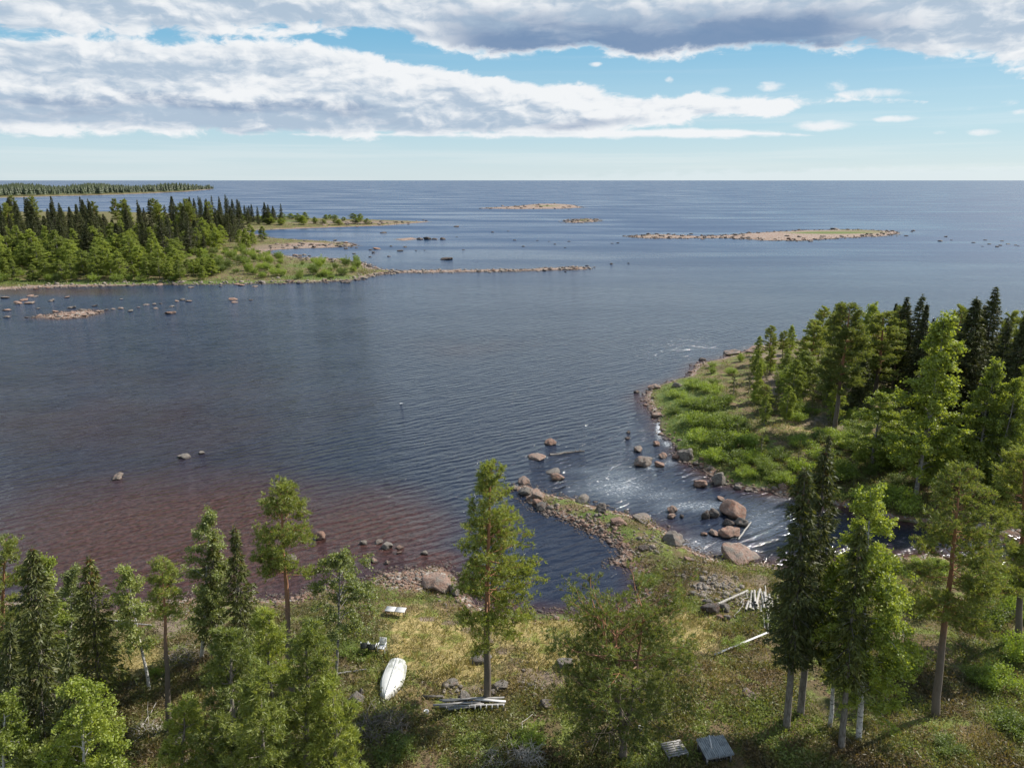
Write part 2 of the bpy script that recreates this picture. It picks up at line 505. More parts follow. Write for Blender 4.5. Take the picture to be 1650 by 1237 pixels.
GREEN = [(905, 808, 40, 8, .6), (960, 830, 45, 12, .75), (1000, 858, 30, 12, .8), (1045, 935, 22, 14, .9), (1120, 690, 70, 75, .9), (1110, 622, 40, 22, .7), (1090, 640, 40, 30, .9),
         (1210, 770, 70, 20, .8), (870, 993, 90, 7, 1), (700, 965, 50, 10, .5), (560, 1035, 70, 18, .6), (640, 1085, 60, 30, .45), (1400, 920, 150, 14, .7), (1620, 1060, 70, 60, .6), (1580, 930, 60, 20, .6), (1450, 842, 60, 8, .7),
         (200, 455, 420, 4, .9), (520, 447, 90, 5, .9), (440, 356, 90, 4, .6), (430, 372, 70, 4, .6), (1340, 375, 90, 2.6, .8), (880, 332, 40, 1.5, .6), (470, 385, 50, 3, .5), (500, 428, 60, 6, .7)]
BARE = [(690, 997, 20, 5, .85), (725, 1003, 20, 5, .85), (757, 1015, 16, 6, .85), (785, 1033, 14, 7, .85), (808, 1048, 14, 7, .85), (832, 1064, 14, 7, .85), (856, 1083, 14, 8, .8), (1260, 615, 60, 30, .8), (1250, 575, 60, 12, .6), (1310, 680, 60, 16, .6), (560, 358, 140, 3, .8), (530, 410, 80, 14, .8), (1000, 835, 60, 10, .45), (930, 822, 50, 8, .5), (1060, 880, 40, 16, .5), (750, 1120, 50, 16, .5), (1000, 1100, 60, 20, .4), (1150, 945, 50, 26, .9), (1220, 935, 40, 16, .6), (1100, 915, 40, 18, .5), (880, 1095, 60, 20, .8), (1290, 655, 60, 16, .5), (1360, 690, 40, 10, .6), (780, 1110, 60, 14, .6), (1210, 1120, 25, 8, .8),
        (470, 400, 90, 10, .8), (400, 412, 80, 4, .5), (270, 1010, 40, 20, .7), (330, 1000, 50, 30, .5), (1440, 975, 30, 12, .5), (560, 1075, 50, 8, .5)]
GRAVEL = [(1230, 378, 240, 9, .95), (860, 333, 100, 6, .9), (670, 935, 75, 18, 1), (560, 950, 60, 12, .6), (940, 850, 45, 8, .7), (1000, 885, 18, 14, .8), (860, 812, 25, 10, .8), (910, 835, 30, 9, .9), (965, 865, 24, 9, .8), (540, 412, 60, 9, .8), (500, 395, 60, 6, .8), (1150, 960, 45, 18, .5), (300, 985, 60, 18, .6), (1040, 640, 14, 18, .6), (1140, 588, 40, 8, .5)]
def cover(x, y, z, sds):
    px, py = to_pix(x, y, z)
    vis = (y > 5)
    px = np.where(vis, px, -5000); py = np.where(vis, py, 5000)
    straw = blob_mask(px, py, STRAW)
    green = blob_mask(px, py, GREEN)
    bare = blob_mask(px, py, BARE)
    grav = blob_mask(px, py, GRAVEL)
    wid = [0.8, 0.8, 2.6, 12.0, 7.0, 5.0, 4.0, 9.0, 9.0]
    for s, w in zip(sds, wid):
        shore = np.where(s > -30, 1 - sstep(w * 0.6, w * 1.6, s), 0) * np.where(s > -50, 1, 0)
        grav = np.maximum(grav, shore * np.where(s > -6 * w, 1, 0))
    return np.stack([straw, grav, green, bare], -1)

def build_ground():
    r = np.concatenate([np.geomspace(16, 420, 520), np.geomspace(423, 2600, 260), np.geomspace(2700, 90000, 30)])
    X, Y, q, t = polar_sheet(0.16, r)
    sds = np.concatenate([land_sd(X[i:i + 60000], Y[i:i + 60000]) for i in range(0, len(X), 60000)], axis=1)
    Z = height(X, Y, sds)
    me = mesh_np('ground', np.stack([X, Y, Z], -1), [q, t])
    color_attr(me, 'cover', cover(X, Y, Z, sds))
    smooth(me)
    o = link('ground', me, mat_ground())
    tag(o, kind='structure')
    bpy.context.view_layer.update()
    GROUND.append(o)
    return o
build_ground()

# ------------------------------------------------------------------ water
def mat_water():
    m, g = new_mat('sea_water')
    pos = g.node('ShaderNodeNewGeometry').outputs['Position']
    at_ = g.node('ShaderNodeAttribute', attribute_name='water')
    sp = g.node('ShaderNodeSeparateColor')
    g.nt.links.new(at_.outputs['Color'], sp.inputs[0])
    shallow, foam, calm = sp.outputs
    # wind waves: crests run from lower left to upper right, two sizes, broken by gusts
    w1 = g.noise(g.mapping(pos, (1.9, 0.62, 1), (0, 0, R(33)), vt='TEXTURE'), 1.0, 4, 0.6, 0.35)
    w2 = g.noise(g.mapping(pos, (4.6, 1.7, 1), (0, 0, R(38)), (5, 3, 0), vt='TEXTURE'), 1.0, 3, 0.5, 0.2)
    w3 = g.noise(g.mapping(pos, (0.5, 0.22, 1), (0, 0, R(26)), vt='TEXTURE'), 1.0, 3, 0.6)
    wt = g.node('ShaderNodeTexWave', wave_type='BANDS', bands_direction='Y', wave_profile='SIN')
    g.put(wt.inputs['Vector'], g.mapping(pos, (1, 1, 1), (0, 0, R(31)), vt='TEXTURE'))
    for k_, v_ in (('Scale', 0.30), ('Distortion', 9.0), ('Detail', 3.0), ('Detail Scale', 0.55), ('Detail Roughness', 0.6)):
        wt.inputs[k_].default_value = v_
    w4 = g.m('MULTIPLY', wt.outputs['Fac'], g.mr(g.noise(pos, 0.10, 3, 0.6), 0.3, 0.65, 0.35, 1.0))
    h = g.m('ADD', g.m('MULTIPLY', w4, 0.105), g.m('ADD', g.m('MULTIPLY', w1, 0.30), g.m('ADD', g.m('MULTIPLY', w2, 0.42), g.m('MULTIPLY', w3, 0.07))))
    gust = g.noise(g.mapping(pos, (0.006, 0.022, 1), (0, 0, R(-8))), 1.0, 4, 0.6)
    st = g.m('MULTIPLY', g.m('MULTIPLY', g.mr(gust, 0.3, 0.7, 0.65, 1.1), g.m('SUBTRACT', 1.0, g.m('MULTIPLY', at_.outputs['Alpha'], 0.80))), g.m('SUBTRACT', 1.0, g.m('MULTIPLY', calm, 0.75)))
    nrm = bump(g, h, st, 1.0)
    nb = g.noise(pos, 0.06, 4, 0.6)
    sh = g.mr(g.m('ADD', shallow, g.m('MULTIPLY', g.m('SUBTRACT', nb, 0.5), 0.5)), 0.1, 0.9)
    body = g.mix(sh, (0.013, 0.017, 0.030), (0.047, 0.023, 0.019))
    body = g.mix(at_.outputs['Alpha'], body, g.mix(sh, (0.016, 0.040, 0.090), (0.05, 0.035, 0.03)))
    stn = g.noise(pos, 2.4, 4, 0.7)
    body = g.mix(g.m('MULTIPLY', sh, 0.8), body, g.mix(1.0, body, g.mix(g.mr(stn, 0.35, 0.65), (0.45, 0.45, 0.45), (1.5, 1.45, 1.4)), 'MULTIPLY'))
    # foam streaks of the stream mouth, plus sky sheen painted into the colour
    fz = g.mapping(pos, (2.2, 0.5, 1), (0, 0, R(-28)), vt='TEXTURE')
    f1 = g.noise(fz, 2.6, 7, 0.8, 0.8)
    f2 = g.noise(g.mapping(pos, (1.7, 0.8, 1), (0, 0, R(-20)), vt='TEXTURE'), 5.0, 4, 0.7)
    fm = g.mr(g.m('ADD', g.m('MULTIPLY', foam, 0.60), g.m('ADD', g.m('MULTIPLY', g.m('SUBTRACT', f1, 0.5), 0.8), g.m('MULTIPLY', g.m('SUBTRACT', f2, 0.5), 1.5))), 0.38, 0.78)
    fm = g.m('MULTIPLY', fm, 0.80)
    fm = g.m('MULTIPLY', fm, g.mr(foam, 0.02, 0.2))
    body = g.mix(g.m('MULTIPLY', g.mr(g.m('ADD', foam, g.m('MULTIPLY', g.m('SUBTRACT', f1, 0.5), 0.9)), 0.05, 0.9), 0.50), body, (0.14, 0.165, 0.19))  # paler body painted in for sky reflected by the small ripples
    col = g.mix(fm, body, (0.58, 0.60, 0.62))
    lane = g.noise(g.mapping(pos, (140.0, 34.0, 1), (0, 0, R(-4)), vt='TEXTURE'), 1.0, 4, 0.6)
    rough = g.m('ADD', g.m('ADD', g.m('ADD', 0.08, g.m('MULTIPLY', at_.outputs['Alpha'], g.mr(lane, 0.35, 0.65, -0.13, 0.12))), g.m('MULTIPLY', at_.outputs['Alpha'], 0.26)), g.m('MULTIPLY', fm, 0.6))
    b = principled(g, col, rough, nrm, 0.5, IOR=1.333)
    out_surf(g, b)
    return m
DEEPBROWN = [(200, 690, 520, 120, .42), (300, 882, 410, 128, 1.0), (600, 860, 170, 80, .95), (120, 700, 260, 60, .35), (740, 560, 130, 22, .35), (1000, 900, 70, 40, .35), (700, 905, 80, 30, 1.0), (300, 640, 300, 40, .25), (1170, 850, 60, 30, .2), (60, 470, 200, 8, .8)]
def build_water():
    r = np.concatenate([np.geomspace(16, 420, 420), np.geomspace(424, 2600, 160), np.geomspace(2700, 90000, 40)])
    X, Y, q, t = polar_sheet(0.2, r)
    sds = np.concatenate([land_sd(X[i:i + 60000], Y[i:i + 60000]) for i in range(0, len(X), 60000)], axis=1)
    sd = sds.max(0)
    px, py = to_pix(X, Y, 0)
    px = np.where(Y > 5, px, -5000); py = np.where(Y > 5, py, 5000)
    sh = np.maximum(blob_mask(px, py, DEEPBROWN), 0.8 * np.exp(np.minimum(sd, 0) / 2.5))
    deep = blob_mask(px, py, [(900, 790, 130, 60, 1.0), (900, 880, 110, 60, 1.0), (800, 720, 160, 50, .6)])
    sh = np.clip(sh - 0.9 * deep, 0, 1)
    foam = blob_mask(px, py, [(945, 758, 40, 7, .50), (1000, 772, 75, 22, .58), (970, 782, 50, 8, .58), (1060, 798, 80, 14, .62), (1062, 692, 7, 20, 1.15), (1075, 715, 10, 6, .9), (1000, 785, 80, 26, .72), (1120, 815, 100, 12, .72), (1225, 840, 50, 40, .55),  # foam, plus painted sky sheen and sun sparkle on the stream
                               (1120, 880, 50, 20, .66), (1180, 885, 50, 12, .68), (1050, 752, 24, 6, .8), (1080, 745, 20, 8, .6), (1260, 805, 40, 10, .5), (1560, 885, 60, 18, .5), (1470, 880, 40, 14, .35),
                               (1020, 380, 50, 1.6, .5), (1460, 374, 60, 2, .4)])
    calm = blob_mask(px, py, [(60, 478, 330, 14, .45), (1080, 800, 110, 40, .5), (1180, 830, 140, 60, .6), (930, 900, 120, 90, .5), (1500, 880, 160, 40, .6)])
    me = mesh_np('sea_water', np.stack([X, Y, np.zeros_like(X)], -1), [q, t])
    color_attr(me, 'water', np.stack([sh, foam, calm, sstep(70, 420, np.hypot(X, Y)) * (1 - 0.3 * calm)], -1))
    smooth(me)
    o = link('sea_water', me, mat_water())
    tag(o, kind='structure')
build_water()

# ------------------------------------------------------------------ plant materials
def mat_leaf(name, dark, light, trans=0.35, tip=None, tint_obj=0.25, rough=0.55, patch=None):
    m, g = new_mat(name)
    geo = g.node('ShaderNodeNewGeometry')
    tc = g.node('ShaderNodeTexCoord')
    oi = g.node('ShaderNodeObjectInfo')
    off = g.node('ShaderNodeVectorMath', operation='ADD')
    g.put(off.inputs[0], tc.outputs['Object'])
    g.put(off.inputs[1], g.comb(g.m('MULTIPLY', oi.outputs['Random'], 37.0), 0.0, 0.0))
    n = g.noise(off.outputs[0], 0.75, 3, 0.6)
    f = g.m('ADD', g.m('MULTIPLY', g.m('SUBTRACT', n, 0.5), 1.7), g.m('ADD', 0.18, g.m('MULTIPLY', geo.outputs['Random Per Island'], 0.64)), clamp=True)
    c = g.mix(f, dark, light)
    if tip is not None:
        c = g.mix(g.mr(geo.outputs['Random Per Island'], 0.86, 0.93), c, tip)
    if patch is not None:
        pn = g.noise(tc.outputs['Object'], 0.28, 5, 0.65)
        c = g.mix(g.mr(pn, 0.48, 0.60, 0.0, 0.95), c, g.mix(geo.outputs['Random Per Island'], patch[0], patch[1]))
        c = g.mix(g.mr(pn, 0.40, 0.48, 0.8, 0.0), c, patch[2])
    c = g.mix(1.0, c, g.mix(oi.outputs['Random'], (1 - tint_obj,) * 3, (1 + tint_obj, 1 + tint_obj * 0.8, 1 - tint_obj * 0.2)), 'MULTIPLY')
    d = g.node('ShaderNodeBsdfDiffuse'); g.put(d.inputs[0], c)
    t = g.node('ShaderNodeBsdfTranslucent'); g.put(t.inputs[0], g.mix(1.0, c, (1.25, 1.2, 0.55), 'MULTIPLY'))
    mx = g.node('ShaderNodeMixShader'); mx.inputs[0].default_value = trans
    g.nt.links.new(d.outputs[0], mx.inputs[1]); g.nt.links.new(t.outputs[0], mx.inputs[2])
    gl = g.node('ShaderNodeBsdfGlossy'); gl.inputs['Roughness'].default_value = rough
    m2 = g.node('ShaderNodeMixShader'); m2.inputs[0].default_value = 0.035
    g.nt.links.new(mx.outputs[0], m2.inputs[1]); g.nt.links.new(gl.outputs[0], m2.inputs[2])
    out_surf(g, m2.outputs[0])
    return m
def mat_bark(name, lo, hi, z0=None, z1=None, mark=None):
    m, g = new_mat(name)
    tc = g.node('ShaderNodeTexCoord')
    n = g.noise(g.mapping(tc.outputs['Object'], (1, 1, 0.3)), 9.0, 5, 0.65)
    if z0 is None:
        c = g.mix(g.mr(n, 0.35, 0.65), lo, hi)
    else:
        s = g.node('ShaderNodeSeparateXYZ'); g.nt.links.new(tc.outputs['Object'], s.inputs[0])
        c = g.mix(g.mr(g.m('ADD', s.outputs[2], g.m('MULTIPLY', n, 2.0)), z0, z1), lo, hi)
        c = g.mix(1.0, c, g.mix(n, (0.6,) * 3, (1.35,) * 3), 'MULTIPLY')
    if mark is not None:
        k = g.noise(g.mapping(tc.outputs['Object'], (1.0, 1.0, 3.5)), 3.0, 3, 0.7)
        c = g.mix(g.mr(k, 0.55, 0.62), c, mark)
    out_surf(g, principled(g, c, 0.85, bump(g, n, 0.6, 0.03), 0.2))
    return m
M_SPRUCE = mat_leaf('spruce_needles', (0.045, 0.062, 0.015), (0.140, 0.158, 0.036), 0.36, tip=(0.19, 0.19, 0.05))
M_PINE = mat_leaf('pine_needles', (0.120, 0.160, 0.036), (0.245, 0.285, 0.068), 0.48, tip=(0.27, 0.29, 0.095))
M_YPINE = mat_leaf('young_pine_needles', (0.13, 0.175, 0.040), (0.265, 0.310, 0.070), 0.48, tip=(0.29, 0.31, 0.10))
M_BIRCH = mat_leaf('birch_leaves', (0.155, 0.215, 0.032), (0.285, 0.340, 0.070), 0.5, tip=(0.18, 0.21, 0.07))
M_PALEBIRCH = mat_leaf('pale_birch_leaves', (0.145, 0.190, 0.060), (0.250, 0.290, 0.115), 0.48, tip=(0.24, 0.26, 0.14))
M_WILLOW = mat_leaf('willow_leaves', (0.115, 0.180, 0.030), (0.225, 0.300, 0.058), 0.48, tint_obj=0.4, tip=(0.17, 0.21, 0.06))
M_FAR = mat_leaf('distant_needles', (0.018, 0.028, 0.016), (0.045, 0.060, 0.026), 0.15)
M_HEATH = mat_leaf('heath_leaves', (0.075, 0.085, 0.024), (0.190, 0.190, 0.052), 0.40, tip=(0.20, 0.14, 0.06), tint_obj=0.0, patch=((0.060, 0.045, 0.022), (0.16, 0.115, 0.055), (0.17, 0.215, 0.05)))
M_STRAW = mat_leaf('dry_grass_blades', (0.17, 0.15, 0.055), (0.36, 0.30, 0.13), 0.25, tint_obj=0.0)
M_GRASS = mat_leaf('green_grass_blades', (0.075, 0.115, 0.022), (0.150, 0.190, 0.045), 0.4, tip=(0.22, 0.19, 0.08), tint_obj=0.0)
M_CONE = mat_leaf('spruce_cones', (0.10, 0.055, 0.025), (0.20, 0.11, 0.045), 0.05)
B_SPRUCE = mat_bark('spruce_bark', (0.10, 0.085, 0.07), (0.21, 0.19, 0.165))
B_PINE = mat_bark('pine_bark', (0.135, 0.112, 0.092), (0.27, 0.135, 0.075), 4.6, 8.5)
B_BIRCH = mat_bark('birch_bark', (0.36, 0.34, 0.31), (0.58, 0.56, 0.52), mark=(0.07, 0.06, 0.055))
B_GREY = mat_bark('grey_birch_bark', (0.15, 0.14, 0.13), (0.30, 0.28, 0.26), mark=(0.06, 0.055, 0.05))
B_DEAD = mat_bark('weathered_deadwood', (0.20, 0.185, 0.165), (0.42, 0.39, 0.35))
B_TWIG = mat_bark('dead_twigs', (0.10, 0.085, 0.07), (0.22, 0.195, 0.17))

# ------------------------------------------------------------------ plant geometry
def unit(v):
    return v / np.maximum(np.linalg.norm(v, axis=-1, keepdims=True), 1e-9)
class Geo:
    def __init__(s):
        s.V = []; s.F = {3: [], 4: []}; s.n = 0
    def add(s, V, F):
        s.V.append(np.asarray(V, float)); F = np.asarray(F) + s.n
        s.F[F.shape[1]].append(F); s.n += len(V)
    def tube(s, pts, rad, sides=6):
        pts = np.asarray(pts, float); rad = np.asarray(rad, float)
        n = len(pts)
        d = unit(np.gradient(pts, axis=0))
        up = np.where(np.abs(d[:, 2:3]) > 0.9, np.array([[1.0, 0, 0]]), np.array([[0, 0, 1.0]]))
        a = unit(np.cross(d, up)); b = np.cross(d, a)
        t = np.arange(sides) * 2 * np.pi / sides
        ring = pts[:, None, :] + rad[:, None, None] * (a[:, None, :] * np.cos(t)[None, :, None] + b[:, None, :] * np.sin(t)[None, :, None])
        i = np.arange(n - 1)[:, None]; j = np.arange(sides)[None, :]
        p = i * sides + j; q = i * sides + (j + 1) % sides
        s.add(ring.reshape(-1, 3), np.stack([p, q, q + sides, p + sides], -1).reshape(-1, 4))
        V = ring[-1]
        s.add(np.vstack([V, pts[-1:]]), np.array([[k, (k + 1) % sides, sides] for k in range(sides)]))
    def blades(s, P, D, L, W, r):
        """pointed slivers"""
        n = len(P)
        side = unit(np.cross(D, r.normal(size=(n, 3)))) * (np.asarray(W).reshape(-1, 1) * 0.5)
        V = np.stack([P - side, P + side, P + D * np.asarray(L).reshape(-1, 1)], 1).reshape(-1, 3)
        s.add(V, np.arange(3 * n).reshape(-1, 3))
    def leaves(s, P, D, L, W, r):
        n = len(P)
        L = np.asarray(L).reshape(-1, 1)
        side = unit(np.cross(D, r.normal(size=(n, 3)))) * (np.asarray(W).reshape(-1, 1) * 0.5)
        V = np.stack([P, P + D * L * 0.5 + side, P + D * L, P + D * L * 0.5 - side], 1).reshape(-1, 3)
        s.add(V, np.arange(4 * n).reshape(-1, 4))
    def mesh(s, name, sm=False):
        polys = [np.concatenate(v) for v in s.F.values() if v]
        me = mesh_np(name, np.concatenate(s.V), polys)
        if sm: smooth(me)
        return me
def box(g, c, sx, sy, sz, M=None):
    v = np.array([[x, y, z] for x in (-.5, .5) for y in (-.5, .5) for z in (-.5, .5)]) * np.array([sx, sy, sz])
    if M is not None: v = v @ np.array(M).T
    g.add(v + np.array(c), [[0, 1, 3, 2], [4, 6, 7, 5], [0, 4, 5, 1], [2, 3, 7, 6], [0, 2, 6, 4], [1, 5, 7, 3]])

def spruce(h, r, cb, seed, dens=1.0, size=1.0, droop=0.5, cones=False, ragged=0.35, pw=0.98):
    """conical crown of drooping whorled branches; cb = height of the lowest live branch"""
    q = np.random.default_rng(seed)
    T, Cr, Co = Geo(), Geo(), Geo()
    zz = np.linspace(0, h, 12)
    wob = np.cumsum(q.normal(0, 0.02, (12, 2)), 0)
    axis = np.column_stack([wob, zz])
    r0 = 0.011 * h + 0.02
    T.tube(axis, r0 * (1 - zz / h) ** 0.8 + 0.012, 7)
    ax = lambda z: np.array([np.interp(z, zz, axis[:, 0]), np.interp(z, zz, axis[:, 1]), z])
    z = cb
    while z < h - 0.12:
        t = (z - cb) / (h - cb)
        env = r * 1.18 * (1 - t) ** pw * (0.84 + 0.16 * math.sin(t * 11 + seed)) + 0.08
        if t < 0.12: env *= 0.55 + 0.45 * t / 0.12
        nb = int((5 + 3 * (1 - t)) * dens + 0.5)
        a0 = q.uniform(0, 6.28)
        for k in range(nb):
            if q.random() < 0.06: continue
            a = a0 + k * 6.283 / nb + q.normal(0, 0.25)
            L = env * q.uniform(1 - ragged, 1.12)
            lift = (0.35 * t + 0.05) - droop * (1 - t) * 0.35
            n = 5
            s = np.linspace(0, 1, n)
            rad_ = s * L
            dz = L * (lift * s - droop * 0.55 * s * s * (1 - 0.5 * t) + 0.22 * droop * s ** 4)
            b0 = ax(z + q.normal(0, 0.06))
            P = b0 + np.column_stack([np.cos(a) * rad_, np.sin(a) * rad_, dz])
            if L > 0.5:
                T.tube(P[:4], np.linspace(0.022, 0.008, 4) * (0.5 + L / 3), 4)
            m_ = max(5, int(27 * dens * (0.30 + L)))
            u = q.uniform(0.10, 1.0, m_) ** 0.8
            base = np.column_stack([np.interp(u, s, P[:, i]) for i in range(3)])
            out = np.array([math.cos(a), math.sin(a), 0]); lat = np.array([-math.sin(a), math.cos(a), 0])
            sgn = q.choice([-1, 1], m_)
            wid = 0.42 * L * (1 - 0.75 * u)
            base = base + lat * (sgn * wid * q.uniform(0, 0.8, m_))[:, None] - np.array([0, 0, 1]) * (q.uniform(0, 0.16, m_))[:, None]
            D = unit(out * q.uniform(0.3, 1.0, m_)[:, None] + lat * (sgn * q.uniform(0.1, 0.9, m_))[:, None] + np.array([0, 0, 1]) * q.uniform(-0.75, 0.10, m_)[:, None])
            Cr.blades(base, D, q.uniform(0.14, 0.34, m_) * size, q.uniform(0.06, 0.11, m_) * size, q)
            m2 = m_ // 2
            D2 = unit(D[:m2] + np.array([0, 0, -0.9]))
            Cr.blades(base[:m2], D2, q.uniform(0.12, 0.32, m2) * size, q.uniform(0.05, 0.09, m2) * size, q)
        z += q.uniform(0.30, 0.50) / max(dens, 0.6) * (0.62 + 0.5 * (1 - t))
    n = int(26 * dens)
    P = np.column_stack([q.normal(0, 0.05, n), q.normal(0, 0.05, n), h - q.uniform(0, 0.9, n)])
    D = unit(np.column_stack([q.normal(0, 0.6, n), q.normal(0, 0.6, n), q.uniform(0.2, 1.0, n)]))
    Cr.blades(P, D, q.uniform(0.15, 0.3, n), np.full(n, 0.07), q)
    # dead lower twigs
    for k in range(int(cb * 3)):
        zb = q.uniform(0.25 * cb, cb); a = q.uniform(0, 6.28); L = q.uniform(0.3, 0.9)
        p0 = ax(zb); T.tube([p0, p0 + np.array([math.cos(a) * L, math.sin(a) * L, -0.25 * L])], [0.012, 0.004], 3)
    if cones:
        n = 130
        zc = h - q.uniform(0.05, 1, n) ** 1.3 * min(2.6, h * .22)
        a = q.uniform(0, 6.28, n); rr = r * ((h - zc) / (h - cb)) ** 0.85 * q.uniform(0.35, 1.0, n) + 0.04
        P = np.column_stack([np.cos(a) * rr, np.sin(a) * rr, zc]) + np.array([ax(h)[0], ax(h)[1], 0])
        Co.leaves(P, unit(np.column_stack([q.normal(0, .2, n), q.normal(0, .2, n), -np.ones(n)])), np.full(n, 0.15), np.full(n, 0.06), q)
    return T, Cr, (Co if cones else None)

def tuft(Cr, P, D, q, nb, L, W):
    """bunches of needles at the points P pointing along D"""
    n = len(P)
    Pn = np.repeat(P, nb, 0); Dn = np.repeat(D, nb, 0)
    Dn = unit(Dn + q.normal(0, 0.75, Dn.shape))
    Pn = Pn + q.normal(0, 0.035, Pn.shape)
    Cr.blades(Pn, Dn, q.uniform(0.7, 1.2, len(Pn)) * L, q.uniform(0.7, 1.3, len(Pn)) * W, q)
def pine(h, r, cb, seed, limbs=46, dens=1.0, flat=0.0, lean=0.0, nb=12, L=0.165, W=0.04, stems=1, skirt=True, bias=None, conic=0.6, dead=6):
    """open crown of ascending limbs ending in needle bunches"""
    q = np.random.default_rng(seed)
    T, Cr = Geo(), Geo()
    axes = []
    n = 14
    if stems == 1:
        zz = np.linspace(0, h, n)
        wob = np.cumsum(q.normal(0, 0.035, (n, 2)), 0) * 0.8
        wob[:, 0] += lean * (zz / h) ** 1.5 * h
        A = np.column_stack([wob, zz])
        T.tube(A, (0.0125 * h + 0.03) * (1 - 0.93 * (zz / h) ** 1.15) + 0.01, 9)
        axes.append((A, r, cb, h, limbs))
    else:
        fork = cb * 0.55 + 0.6
        T.tube([[0, 0, 0], [0.05, 0, fork * .5], [0, 0.05, fork + 0.15]], [0.24, 0.2, 0.18], 9)
        for k in range(stems):
            a = k * 6.283 / stems + q.uniform(-.5, .5)
            sp = q.uniform(0.10, 0.2)
            hh = h * q.uniform(0.82, 1.0)
            zz = np.linspace(fork, hh, n)
            tt = (zz - fork) / (hh - fork)
            A = np.column_stack([np.cos(a) * sp * h * tt ** 0.7, np.sin(a) * sp * h * tt ** 0.7, zz]) + np.cumsum(q.normal(0, 0.03, (n, 3)), 0) * [1, 1, 0]
            A[0] = [0, 0, fork]
            T.tube(A, 0.13 * (1 - 0.9 * tt) + 0.01, 7)
            axes.append((A, r * 0.72, cb, hh, limbs // stems + 4))
    for A, r_, cb_, h_, nl in axes:
        z0 = max(cb_, A[0, 2])
        for k in range(nl):
            t = ((k + q.random()) / nl) ** 0.9
            z = z0 + (h_ - z0) * min(t, 0.985)
            prof = (1 - t) ** conic * (0.55 + 0.45 * min(1, t / 0.25)) if not flat else math.sqrt(max(0, 1 - (max(t - .35, 0) / .7) ** 2)) * (0.6 + .4 * min(1, t / .3))
            a = q.uniform(0, 6.28)
            Ll = r_ * prof * q.uniform(0.6, 1.15) + 0.25
            if bias is not None:
                Ll *= 1 + bias[1] * math.cos(a - bias[0])
            base = np.array([np.interp(z, A[:, 2], A[:, 0]), np.interp(z, A[:, 2], A[:, 1]), z])
            up = q.uniform(0.05, 0.45) + 0.5 * t - (0.40 * (1 - t) if skirt else 0)
            s = np.linspace(0, 1, 5)
            kink = q.normal(0, 0.10 * Ll, (5, 3)) * s[:, None]
            P = base + np.column_stack([np.cos(a) * Ll * s, np.sin(a) * Ll * s, Ll * (up * s - 0.12 * s * (1 - s) * 2)]) + kink * 0.6
            T.tube(P, np.linspace(0.030, 0.007, 5) * (0.5 + Ll / 3), 4)
            ns = max(4, int((3.0 + Ll * 3.4) * dens))
            for j in range(ns):
                u = q.uniform(0.22, 1.0)
                p0 = np.array([np.interp(u, s, P[:, i]) for i in range(3)])
                ang = a + q.choice([-1, 1]) * q.uniform(0.3, 1.2)
                l2 = q.uniform(0.22, 0.55) * Ll * (1.15 - 0.6 * u) + 0.18
                d2 = unit(np.array([math.cos(ang), math.sin(ang), q.uniform(0.0, 0.65)]))
                e = p0 + d2 * l2
                T.tube([p0, e], [0.011, 0.005], 3)
                nt = max(4, int(l2 * 13 * dens))
                uu = q.uniform(0.05, 1.05, nt)
                tp = p0 + d2 * (l2 * uu)[:, None] + q.normal(0, 0.12, (nt, 3))
                td = unit(d2 * 0.6 + np.array([0, 0, 0.55]) + q.normal(0, 0.35, (nt, 3)))
                tuft(Cr, tp, td, q, nb, L, W)
            nt = int(5 * dens)
            tp = P[-1] + q.normal(0, 0.10, (nt, 3))
            tuft(Cr, tp, unit(np.array([math.cos(a), math.sin(a), 0.9]) + q.normal(0, .3, (nt, 3))), q, nb, L, W)
        tp = A[-1] + q.normal(0, 0.10, (8, 3)) - np.array([0, 0, 0.1])
        tuft(Cr, tp, unit(np.array([0, 0, 1.0]) + q.normal(0, .4, (8, 3))), q, nb, L, W)
        for k in range(dead):
            zb = q.uniform(0.55 * cb_, cb_ + 0.25 * (h_ - cb_)); a = q.uniform(0, 6.28); Ld = q.uniform(0.4, 1.0) * r_
            zb = max(zb, A[0, 2])
            p0 = np.array([np.interp(zb, A[:, 2], A[:, 0]), np.interp(zb, A[:, 2], A[:, 1]), zb])
            p1 = p0 + np.array([math.cos(a) * Ld * .6, math.sin(a) * Ld * .6, 0.1 * Ld]); p2 = p1 + np.array([math.cos(a + .4) * Ld * .4, math.sin(a + .4) * Ld * .4, q.uniform(-.2, .2) * Ld])
            T.tube([p0, p1, p2], [0.02, 0.013, 0.005], 4)
            T.tube([p1, p1 + np.array([math.cos(a - .7), math.sin(a - .7), 0.3]) * Ld * .3], [0.01, 0.004], 3)
    return T, Cr, None

